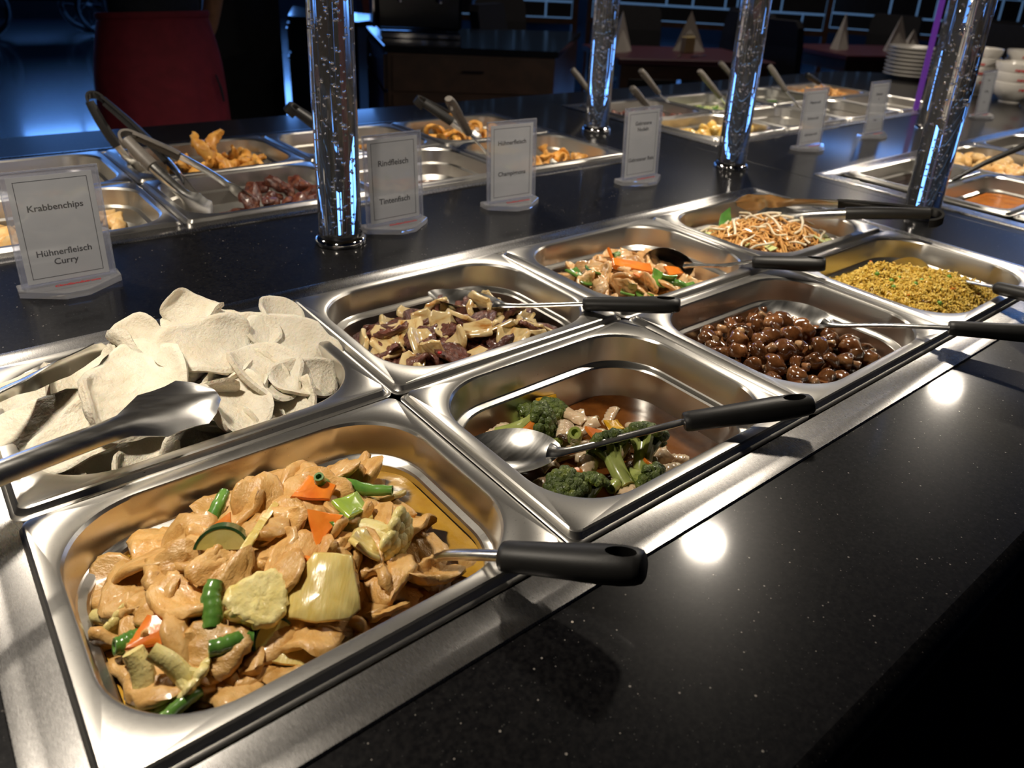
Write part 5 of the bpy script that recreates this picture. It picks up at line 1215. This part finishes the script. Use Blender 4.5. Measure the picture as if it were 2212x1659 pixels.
for x, y in scatter(inpan(cC(3)-0.01, BBy, 0.12, 0.09), 150, 0.006, q, 30):
    L = q.uniform(0.03, 0.06); a = q.uniform(0, pi); zz = 0.035*math.exp(-((x-cC(3))/0.09)**2-((y-BBy)/0.07)**2)
    parts.append(tube(bez([(x-cC(3)+cos(a)*t*L+0.006*sin(5*t), y-BBy+sin(a)*t*L, zz+0.006*sin(6*t+x*200)) for t in (-0.5, -0.15, 0.2, 0.5)], 2), 0.0024, 5))
tag(obj('far_noodles', join(*parts), M['noodle'], None, (cC(3), BBy, -0.03)), 'heap of fried noodles in the farthest pan', 'noodles', None, 'stuff')
bed(2, cC(3), BBy, 0.122, 0.092, -0.042, 'noodle', 'noodle bed in the farthest pan', 'noodles')
# leftovers of liquid in the nearly empty pans
liquid('pan_liquid', cB(2), BFy, 0.112, 0.082, -0.0605, M['brownsauce'], 'thin leftover liquid behind the Rindfleisch sign', 'sauce', None, 0.0003, 0.04, 14)
for x, y in scatter(inpan(cB(2)-0.02, BFy-0.02, 0.08, 0.05), 5, 0.04, q): put('leftover_piece', WCH[q.integers(10)], (x, y, -0.058), tilt_rot(q, 0.2), 'leftover scrap in the pan behind the Rindfleisch sign', 'leftover', 'scraps behind the Rindfleisch sign', 0.7)
# sauces
liquid('black_sauce', XC+PX/2, 0.265-T3/2, 0.130, 0.056, -0.030, M['blacksauce'], 'glossy black sauce in a narrow pan', 'sauce', None, 0.0003, 0.03, 14)
liquid('orange_sauce', XC+PX/2, 0.265-T3*1.5, 0.130, 0.056, -0.034, M['orangesauce'], 'orange sauce in a narrow pan', 'sauce', None, 0.0005, 0.03, 14)
liquid('dark_sauce', XC+PX/2, 0.265-T3*2.5, 0.130, 0.056, -0.034, M['brownsauce'], 'brown sauce in the pan at the right edge', 'sauce', None, 0.0004, 0.03, 14)
DMP = variants(4, lambda i: chunk(300+i, 0.024, 0.019, 0.015, M['pale_fry'], 'fried_dumpling', 0.003, 110, 3, 0.0006))
for x, y in scatter(inpan(XC+PX*1.5-0.01, AB, 0.112, 0.085), 24, 0.032, q): put('fried_dumpling', DMP[q.integers(4)], (x, y, -0.030+q.uniform(0, 0.016)), tilt_rot(q, 0.6), 'round golden fried dumpling in the pan'+region(XC+PX*1.5, AB, 0.1, 0.075, x, y), 'dumpling', 'golden fried dumplings', q.uniform(0.95, 1.15))
for x, y in scatter(inpan(XC+PX*1.5, AF, 0.10, 0.08), 12, 0.04, q): put('fried_dumpling', DMP[q.integers(4)], (x, y, -0.036), tilt_rot(q, 0.6), 'golden dumpling right of the orange sauce', 'dumpling', 'dumplings right of the sauces')
liquid('brown_glaze', XC+PX*2.5, AB, 0.122, 0.092, -0.046, M['brownsauce'], 'brown sauce behind the golden dumplings', 'sauce', None, 0.0006, 0.045, 14)

# ================================================================ PLATES AND BOWLS
def plate_mesh(R0=0.105):
    return mk('plate', lathe([(R0*0.55, 0.0), (R0*0.58, 0.002), (R0*0.75, 0.007), (R0, 0.019), (R0, 0.0225), (R0*0.74, 0.0105), (R0*0.55, 0.0045), (0.002, 0.0042)], 40), M['porcelain'], 35)
PL = plate_mesh()
for k in range(8): put('plate', PL, (3.235, 1.085, GZ+0.0165*k), (0, 0, 0.3*k), ('topmost white plate of the stack at the far end' if k == 7 else 'bottom white plate of the stack at the far end' if k == 0 else 'white plate in the far stack, number %d from below' % (k+1)), 'plate', 'white plates stacked at the far end')
def bowl_porc(R0=0.078, h=0.075):
    return lathe([(R0*0.46, 0.0), (R0*0.48, 0.006), (R0*0.52, 0.008), (R0*0.82, h*0.42), (R0*0.97, h*0.78), (R0, h), (R0*0.975, h+0.001), (R0*0.93, h*0.8), (R0*0.78, h*0.45), (R0*0.45, 0.014), (0.003, 0.012)], 40)
BW_ = mk('bowl', bowl_porc(), M['porcelain'], 40)
GBW = 'white porcelain bowls stacked at the right'
RED = []
def mark_mesh():
    parts = []
    for k in range(5):
        a0 = -0.22+k*0.09
        for t in range(2):
            ang = a0+t*0.03; r_ = 0.0735+0.0006
            c = (r_*sin(ang), -r_*cos(ang), 0.052+0.004*((k+t) % 2))
            parts.append(box(c[0]-0.0016, c[0]+0.0016, c[1]-0.0006, c[1]+0.0006, c[2]-0.004, c[2]+0.005))
    return mesh('red_mark', *join(*parts), M['redink'], False)
MK = mark_mesh()
for si, (x, y, n, rz, where) in enumerate([(2.985, 0.560, 3, 0.75, 'nearest stack'), (3.05, 0.73, 4, 0.8, 'middle stack'), (3.17, 0.60, 4, 0.9, 'rear stack')]):
    for k in range(n):
        t = thing('bowl', (x, y, GZ+0.034*k), 'white bowl with red mark, number %s from below in the %s of bowls' % (('one', 'two', 'three', 'four')[k], where), 'bowl', GBW, -0.9-0.2*k+rz*0.3)
        o = bpy.data.objects.new('body', BW_); link(o, t); o = bpy.data.objects.new('red_mark', MK); link(o, t)

# ================================================================ BACKGROUND FURNITURE
def cabinet_poly(name, poly, z0, z1, top, label, mat, topmat='black_gloss', doors=True):
    t = thing(name, (poly[0][0], poly[0][1], ZF), label, 'cabinet')
    c = np.mean(np.array(poly), 0); ox, oy = poly[0]
    rel = [(x-ox, y-oy) for x, y in poly]
    ins = [((x-c[0])*0.97+c[0]-ox, (y-c[1])*0.97+c[1]-oy) for x, y in poly]
    obj('body', prism(ins, 0, z1-ZF-0.03), M[mat], t, smooth=False)
    obj('worktop', prism(rel, z1-ZF-0.03, z1-ZF, 0.004), M[topmat], t, smooth=False)
    if doors:
        for a, b_ in ((0, 1), (3, 0)):
            A, B = np.array(ins[a]), np.array(ins[b_]); d = B-A; L = np.linalg.norm(d); d /= L; nrm = np.array([d[1], -d[0]])
            n = max(1, int(L/0.45))
            for k in range(n):
                p0, p1 = A+d*(L*(k+0.03)/n), A+d*(L*(k+0.97)/n)
                q0, q1 = p0+nrm*0.016, p1+nrm*0.016
                for (zz0, zz1, nm) in ((0.08, z1-ZF-0.22, 'door'), (z1-ZF-0.205, z1-ZF-0.045, 'drawer')):
                    V = [(*p0, zz0), (*p1, zz0), (*q1, zz0), (*q0, zz0), (*p0, zz1), (*p1, zz1), (*q1, zz1), (*q0, zz1)]
                    dd = obj(nm, (V, [(3, 2, 1, 0), (4, 5, 6, 7), (0, 1, 5, 4), (1, 2, 6, 5), (2, 3, 7, 6), (3, 0, 4, 7)]), M[mat], t, smooth=False)
                    m0 = (q0+q1)/2+nrm*0.02; zc = zz1-0.06
                    obj('handle', tube([(*(m0-d*0.05), zc), (*(m0+d*0.05), zc)], 0.006, 8), M['chrome'], dd)
    return t
cabinet_poly('service_station', [(1.50, 2.70), (2.20, 2.28), (3.10, 3.10), (1.86, 3.55)], ZF, -0.005, 0, 'dark brown service station with black glossy top behind the island', 'wood')
cabinet_poly('drawer_cabinet', [(1.615, 4.05), (1.86, 3.64), (2.3, 3.95), (1.95, 4.75)], ZF, 0.01, 0, 'navy drawer cabinet with pale top edge left of the service station', 'navy')
cabinet_poly('blocking_cabinet', [(1.06, 4.02), (1.575, 4.045), (1.60, 4.2), (1.10, 4.3)], ZF, 0.75, 0, 'tall black cabinet added to hide bright floor right of the person', 'cabinet')  # added to cover the bright floor and keep this gap dark
# coffee machine on the service station
t = thing('coffee_machine', (1.93, 3.12, -0.005), 'dark shiny drinks machine on the service station', 'machine', None, -0.45)
obj('housing', bbox(-0.22, 0.22, -0.16, 0.16, 0.03, 0.40, 0.02), M['black_gloss'], t, smooth=False)
obj('drip_tray', bbox(-0.2, 0.2, -0.26, -0.15, 0.0, 0.03, 0.005), M['chrome'], t, smooth=False)
obj('side_panel', bbox(-0.235, -0.221, -0.15, 0.15, 0.04, 0.38, 0.004), M['chrome'], t, smooth=False)
for x in (-0.1, 0.1): obj('spout', lathe([(0.02, 0.30), (0.025, 0.25), (0.012, 0.2), (0.012, 0.17)], 14, x, -0.2), M['chrome'], t)
def chair(x, y, rz, label, mat='chair', group='dark upholstered dining chairs'):
    t = thing('dining_chair', (x, y, ZF), label, 'chair', group, rz)
    obj('seat', bbox(-0.23, 0.23, -0.23, 0.23, 0.40, 0.48, 0.02), M[mat], t)
    R_ = []
    for z, yy, hw in ((0.44, 0.19, 0.225), (0.6, 0.205, 0.23), (0.8, 0.225, 0.23), (0.94, 0.25, 0.225), (0.985, 0.258, 0.2)):
        R_.append([(-hw, yy, z), (hw, yy, z), (hw, yy+0.07, z), (-hw, yy+0.07, z)])
    obj('backrest', rings(R_, True, True), M[mat], t, smooth=False)
    for sx in (-1, 1):
        for sy in (-1, 1): obj('leg', rings([[(sx*0.19+a*0.016, sy*0.19+b_*0.016, 0) for a, b_ in ((-1, -1), (1, -1), (1, 1), (-1, 1))], [(sx*0.2+a*0.022, sy*0.2+b_*0.022, 0.41) for a, b_ in ((-1, -1), (1, -1), (1, 1), (-1, 1))]], True, True), M['wood'], t, smooth=False)
    return t
def table(x, y, w, d, rz, label):
    t = thing('dining_table', (x, y, ZF), label, 'table', 'wine red dining tables', rz)
    obj('tabletop', bbox(-w/2, w/2, -d/2, d/2, 0.71, 0.75, 0.006), M['tablewood'], t, smooth=False)
    obj('apron_rail', join(box(-w/2+0.04, w/2-0.04, -d/2+0.04, -d/2+0.06, 0.62, 0.71), box(-w/2+0.04, w/2-0.04, d/2-0.06, d/2-0.04, 0.62, 0.71), box(-w/2+0.04, -w/2+0.06, -d/2+0.06, d/2-0.06, 0.62, 0.71), box(w/2-0.06, w/2-0.04, -d/2+0.06, d/2-0.06, 0.62, 0.71)), M['wood'], t, smooth=False)
    for sx in (-1, 1):
        for sy in (-1, 1): obj('leg', bbox(sx*(w/2-0.06)-0.03, sx*(w/2-0.06)+0.03, sy*(d/2-0.06)-0.03, sy*(d/2-0.06)+0.03, 0, 0.71), M['wood'], t, smooth=False)
def napkin(x, y, rz, h, label):
    # folded cone standing up: two leaves meeting at a peak
    z = -0.15
    V = [(-0.12, -0.03, 0), (0.0, -0.055, 0), (0.12, -0.03, 0), (0.06, 0.06, 0), (-0.06, 0.06, 0), (0.0, 0.0, h), (0, -0.01, h*0.55)]
    F = [(0, 1, 6), (1, 2, 6), (0, 6, 5), (6, 2, 5), (2, 3, 5), (3, 4, 5), (4, 0, 5), (4, 3, 2, 1, 0)]
    o = obj('napkin', (V, F), M['napkin'], None, (x, y, z), False); o.rotation_euler.z = rz
    tag(o, label, 'napkin', 'folded white napkins on the tables')
table(3.95, 3.05, 1.1, 0.8, -0.45, 'wine red dining table between the second and third clear columns')
napkin(3.58, 3.22, 0.3, 0.26, 'folded napkin beside the second clear column')
napkin(4.16, 3.12, -0.5, 0.27, 'folded napkin left of the third clear column')
t = thing('card_holder', (4.04, 3.02, -0.15), 'small yellowish holder between the napkins', 'holder'); obj('block', bbox(-0.05, 0.05, -0.025, 0.025, 0, 0.11, 0.006), M['cream'], t, smooth=False); obj('card', box(-0.04, 0.04, -0.004, 0.004, 0.11, 0.13), M['paper'], t, smooth=False)
KN = mk('knife', join(tube([(-0.1, 0, 0.004), (0.0, 0, 0.004)], [0.006, 0.005], 6), bbox(0.0, 0.11, -0.008, 0.008, 0.002, 0.0045, 0.001)), M['chrome'])
put('knife', KN, (3.80, 2.88, -0.149), (0, 0, 0.6), 'knife lying at the left of the wine red table', 'knife', 'cutlery on the tables')
put('knife', KN, (3.93, 2.83, -0.149), (0, 0, 0.2), 'knife lying at the front of the wine red table', 'knife', 'cutlery on the tables')
table(6.0, 2.75, 1.1, 0.8, -0.35, 'wine red dining table behind the three-line sign')
napkin(5.75, 2.86, 0.2, 0.28, 'left folded napkin behind the three-line sign')
napkin(6.18, 2.62, -0.3, 0.28, 'right folded napkin behind the three-line sign')
napkin(6.32, 2.56, -0.1, 0.18, 'low folded napkin right of its neighbour')
put('knife', KN, (5.9, 2.5, -0.149), (0, 0, 0.2), 'knife on the table behind the three-line sign', 'knife', 'cutlery on the tables')
for x, y, rz, lab in [(3.25, 3.85, 0.5, 'dark chair left of the second clear column'), (4.5, 3.85, -0.45, 'navy sheen chair behind the nearer red table'), (4.98, 3.42, -1.6, 'dark chair at the right of the nearer red table'), (5.10, 2.85, 1.5, 'broad dark chair right of the third column'), (5.9, 3.65, -0.2, 'dark chair behind the farther red table'), (7.0, 3.15, -1.4, 'dark chair right of the farther napkins'), (6.95, 2.2, -1.7, 'dark chair beyond the plate stack'), (7.8, 2.5, -1.2, 'farthest dark chair behind the plates'), (3.75, 4.65, -0.3, 'dark chair behind the service station')]:
    chair(x, y, rz, lab)
chair(2.85, 4.75, 0.25, 'red chair behind the drinks machine', 'redchair', None)
for x, y, lab in [(3.95, 3.05, 'unseen fill panel added above the nearer red table'), (6.05, 2.75, 'unseen fill panel added above the farther red table')]:  # unseen panel lights added to brighten the napkins and tables
    t = thing('fill_panel', (x, y, ZC), lab, 'lamp', 'added fill panels over the tables')
    obj('housing', join(box(-0.52, 0.52, -0.52, -0.5, -0.04, 0), box(-0.52, 0.52, 0.5, 0.52, -0.04, 0), box(-0.52, -0.5, -0.5, 0.5, -0.04, 0), box(0.5, 0.52, -0.5, 0.5, -0.04, 0)), M['cabinet'], t, smooth=False)
    l = bpy.data.lights.new('fill_light', 'AREA'); l.shape = 'SQUARE'; l.size = 0.98; l.energy = 11.0; l.color = (1.0, 0.86, 0.70); l.spread = radians(110)
    lo = bpy.data.objects.new('fill_light', l); link(lo, t); lo.location = (0, 0, -0.03)
# backlit lattice screens: dark boards with narrow lit gaps between them
M['lit'] = emit('lit_screen_paper', (0.22, 0.45, 0.85), 0.24)
def lattice(x, y, w, rz, label):
    t = thing('lattice_screen', (x, y, ZF), label, 'screen', 'backlit lattice screens', rz)
    z0, z1 = 0.78, 2.2
    obj('frame', join(box(-w/2, -w/2+0.05, -0.03, 0.03, 0, z1), box(w/2-0.05, w/2, -0.03, 0.03, 0, z1), box(-w/2+0.05, w/2-0.05, -0.03, 0.03, z0-0.05, z0), box(-w/2+0.05, w/2-0.05, -0.03, 0.03, z1-0.05, z1)), M['wood'], t, smooth=False)
    obj('lit_panel', box(-w/2+0.05, w/2-0.05, 0.012, 0.018, z0, z1-0.05), M['lit'], t, smooth=False)
    zz = z0+0.012; r_ = 0; q_ = np.random.default_rng(int(x*10))
    while zz < z1-0.1:
        hh = (0.13, 0.22, 0.16)[r_ % 3]; xx = -w/2+0.06; r_ += 1
        while xx < w/2-0.12:
            ww = min((0.10, 0.24, 0.15, 0.30)[int(q_.integers(4))], w/2-0.06-xx)
            obj('board', box(xx, xx+ww, -0.012, 0.006, zz, min(zz+hh, z1-0.06)), M['cabinet'], t, smooth=False); xx += ww+(0.02 if q_.uniform() < 0.75 else 0.0005)
        zz += hh+(0.02 if r_ % 2 else 0.008)
    for s_ in (-1, 1): obj('foot', box(s_*(w/2-0.03)-0.025, s_*(w/2-0.03)+0.025, -0.15, 0.15, 0, 0.04), M['wood'], t, smooth=False)
lattice(6.2, 4.6, 2.4, -0.75, 'pale lattice screen behind the third clear column')
lattice(8.2, 3.1, 2.4, -1.05, 'pale lattice screen behind the farther napkins')
lattice(4.3, 5.6, 1.6, -0.5, 'pale lattice screen behind the red chair')
# dark wheeled cart far behind on the floor
t = thing('wheeled_cart', (1.5, 11.9, ZF), 'dark wheeled cart far back on the blue floor', 'cart', None, 0.1)
obj('body', bbox(-1.1, 1.1, -0.3, 0.3, 0.45, 1.2, 0.03), M['black_gloss'], t, smooth=False)
for x in (-0.75, 0.7):
    for y in (-0.34, 0.34):
        w_ = obj('wheel', tube([(x+0.33*cos(a), y, 0.36+0.33*sin(a)) for a in np.linspace(0, 2*pi, 25)], 0.035, 8, None, False), M['cabinet'], t)
        obj('hub', join(*[tube([(x, y, 0.36), (x+0.32*cos(a), y, 0.36+0.32*sin(a))], 0.012, 6) for a in np.linspace(0, 2*pi, 9)[:-1]]), M['cabinet'], w_)
obj('axle', join(*[tube([(x, -0.34, 0.36), (x, 0.34, 0.36)], 0.025, 8) for x in (-0.75, 0.7)]), M['cabinet'], t)

# ================================================================ PERSON IN RED APRON
M['skin'] = speck('skin', (0.50, 0.27, 0.16), 0.5, 0.1, 60, 0.05)
M['shirt'] = speck('navy_shirt', (0.010, 0.013, 0.024), 0.8, 0.2, 60, 0.1)
M['apron'] = speck('dark_red_apron', (0.20, 0.013, 0.028), 0.8, 0.15, 25, 0.15)
M['hair'] = speck('black_hair', (0.01, 0.008, 0.007), 0.5, 0.3, 80, 0.2)
def skinned(name, pts, edges, radii, mat, parent, sub=2, root=0):
    me = bpy.data.meshes.new('tmp'); me.from_pydata(pts, edges, []); o = bpy.data.objects.new('tmp', me); COL.objects.link(o)
    o.modifiers.new('s', 'SKIN'); d = me.skin_vertices[0].data
    for i, r_ in enumerate(radii): d[i].radius = r_ if hasattr(r_, '__len__') else (r_, r_); d[i].use_root = (i == root)
    su = o.modifiers.new('u', 'SUBSURF'); su.levels = sub; su.render_levels = sub
    bpy.context.view_layer.update(); m2 = bpy.data.meshes.new_from_object(o.evaluated_get(bpy.context.evaluated_depsgraph_get()))
    bpy.data.objects.remove(o); bpy.data.meshes.remove(me)
    m2.materials.clear(); m2.materials.append(mat); m2.polygons.foreach_set('use_smooth', [True]*len(m2.polygons)); m2.name = name
    q_ = bpy.data.objects.new(name, m2); link(q_, parent); return q_
pp = thing('person', (0.46, 2.42, ZF), 'person in dark shirt and long red apron standing behind the island', 'person', None, 0.25)
B = [(0, 0.02, 0.98), (0, 0.01, 1.12), (0, 0.0, 1.28), (0, 0.0, 1.42), (0, 0.01, 1.50), (0, 0.0, 1.56), (0, -0.01, 1.64), (0, -0.01, 1.72),
     (0.17, 0.0, 1.42), (0.29, 0.06, 1.20), (0.275, 0.13, 0.98), (0.23, 0.17, 0.90),
     (-0.17, 0.0, 1.42), (-0.215, 0.0, 1.22), (-0.10, -0.19, 1.22), (-0.03, -0.21, 1.23),
     (0.10, 0.02, 0.88), (0.11, 0.0, 0.48), (0.11, 0.02, 0.10), (0.12, -0.12, 0.04), (-0.10, 0.02, 0.88), (-0.11, 0.0, 0.48), (-0.11, 0.02, 0.10), (-0.12, -0.12, 0.04)]
E_ = [(0, 1), (1, 2), (2, 3), (3, 4), (4, 5), (5, 6), (6, 7), (3, 8), (8, 9), (9, 10), (10, 11), (3, 12), (12, 13), (13, 14), (14, 15), (0, 16), (16, 17), (17, 18), (18, 19), (0, 20), (20, 21), (21, 22), (22, 23)]
Rr = [(0.16, 0.11), (0.14, 0.10), (0.155, 0.105), (0.15, 0.09), (0.06, 0.06), (0.055, 0.06), (0.08, 0.098), (0.07, 0.08), 0.065, 0.045, 0.032, 0.03, 0.065, 0.045, 0.032, 0.03, 0.10, 0.065, 0.045, 0.04, 0.10, 0.065, 0.045, 0.04]
bd = skinned('body', B, E_, Rr, M['skin'], pp)
# clothing
skinned('shirt', [(0, 0.012, 0.99), (0, 0.01, 1.12), (0, 0.0, 1.28), (0, 0.0, 1.42), (0, 0.0, 1.47), (0.17, 0, 1.42), (0.235, 0.03, 1.30), (0.275, 0.05, 1.215), (-0.17, 0, 1.42), (-0.21, 0.005, 1.28), (-0.215, 0.0, 1.21)], [(0, 1), (1, 2), (2, 3), (3, 4), (3, 5), (5, 6), (6, 7), (3, 8), (8, 9), (9, 10)], [(0.185, 0.13), (0.165, 0.12), (0.175, 0.12), (0.165, 0.105), (0.075, 0.07), 0.078, 0.064, 0.058, 0.078, 0.064, 0.058], M['shirt'], pp)
for s_ in (-1, 1): skinned('trouser_leg', [(s_*0.085, 0.02, 0.95), (s_*0.105, 0.02, 0.84), (s_*0.11, 0.0, 0.48), (s_*0.11, 0.02, 0.08)], [(0, 1), (1, 2), (2, 3)], [(0.105, 0.115), (0.112, 0.115), 0.085, 0.075], M['shirt'], pp)
apv = []; nz, na = 20, 40
for k in range(nz+1):
    s = k/nz; z = 1.06-0.72*s
    for i in range(na+1):
        a = radians(-155)+radians(310)*i/na
        rx = 0.180+0.035*sin(min(1, s*3)*pi/2)+0.02*s; ry = 0.140+0.03*sin(min(1, s*2.5)*pi/2)+0.02*s
        f_ = 0.006*s*sin(7*a+2)+0.004*sin(13*a+s*4)*s
        apv.append(((rx+f_)*sin(a), 0.015-(ry+f_)*cos(a), z+0.012*cos(a)))
af = [(k*(na+1)+i, k*(na+1)+i+1, (k+1)*(na+1)+i+1, (k+1)*(na+1)+i) for k in range(nz) for i in range(na)]
ap = obj('apron', (apv, [f[::-1] for f in af]), M['apron'], pp); sm = ap.modifiers.new('t', 'SOLIDIFY'); sm.thickness = 0.004
obj('apron_tie', tube([(0.186*sin(a), 0.015-0.146*cos(a), 1.05+0.012*cos(a)) for a in np.linspace(0, 2*pi, 41)], 0.006, 6, 0.012, False), M['apron'], ap)
obj('pocket_slit', tube([(0.105, -0.155, 0.86), (0.118, -0.158, 0.81), (0.124, -0.158, 0.765)], [0.003, 0.005, 0.004], 6), M['shirt'], ap)
# head details
hd = [(0.075, 'ear'), (-0.075, 'ear')]
for x, nm in hd: obj(nm, lathe([(0.004, -0.03), (0.014, -0.02), (0.018, 0.0), (0.016, 0.02), (0.004, 0.03)], 10, x*1.08, 0.0), M['skin'], pp, (0, 0, 1.655))
obj('nose', lathe([(0.017, -0.018), (0.015, -0.006), (0.009, 0.02), (0.004, 0.035)], 10, 0, -0.103), M['skin'], pp, (0, 0, 1.645))
for x in (-0.034, 0.034): obj('eye', lathe([(0.002, -0.008), (0.010, -0.004), (0.012, 0), (0.010, 0.004), (0.002, 0.008)], 10, x, -0.088), M['napkin'], pp, (0, 0, 1.685))
obj('mouth', tube([(-0.024, -0.098, 1.602), (0, -0.104, 1.600), (0.024, -0.098, 1.602)], [0.003, 0.006, 0.003], 8), M['redchair'], pp)
hv = floret_crown((0, 0.018, 1.69), 0.10, 91, 7, 3, 0.004, 60); obj('hair', hv, M['hair'], pp)
# hands: palm and five fingers, clasped low behind the hips
for s_ in (-1, 1):
    w0 = Vector((0.23, 0.17, 0.90)) if s_ > 0 else Vector((-0.03, -0.21, 1.23)); dirp = (Vector((-0.35, 0.15, -0.9)) if s_ > 0 else Vector((0.95, -0.1, 0.05))).normalized(); side = Vector((0.25*s_, 0.9, 0.1)).normalized() if s_ > 0 else Vector((0.0, 0.2, -1)); side = (side-dirp*side.dot(dirp)).normalized()
    palm = [tuple(w0-dirp*0.01), tuple(w0+dirp*0.04), tuple(w0+dirp*0.085)]
    skinned('palm', palm, [(0, 1), (1, 2)], [(0.024, 0.028), (0.018, 0.038), (0.015, 0.040)], M['skin'], pp)
    for k, (off, L) in enumerate(((-0.030, 0.070), (-0.010, 0.080), (0.010, 0.076), (0.029, 0.060))):
        b0 = w0+dirp*0.078+side*off; cv = Vector((-s_*0.5, 0.0, 0.0))
        skinned('finger', [tuple(b0), tuple(b0+dirp*L*0.45+cv*0.01), tuple(b0+dirp*L*0.8+cv*0.035), tuple(b0+dirp*L*0.95+cv*0.055)], [(0, 1), (1, 2), (2, 3)], [0.009, 0.0088, 0.008, 0.0065], M['skin'], pp)
    b0 = w0+dirp*0.03-side*0.034
    skinned('thumb', [tuple(b0), tuple(b0+dirp*0.03-side*0.018), tuple(b0+dirp*0.058-side*0.02)], [(0, 1), (1, 2)], [0.011, 0.010, 0.008], M['skin'], pp)
# ================================================================ lift everything so that the floor is z = 0
for o in list(S.objects):
    if o.parent is None and o is not camo: o.location.z += H
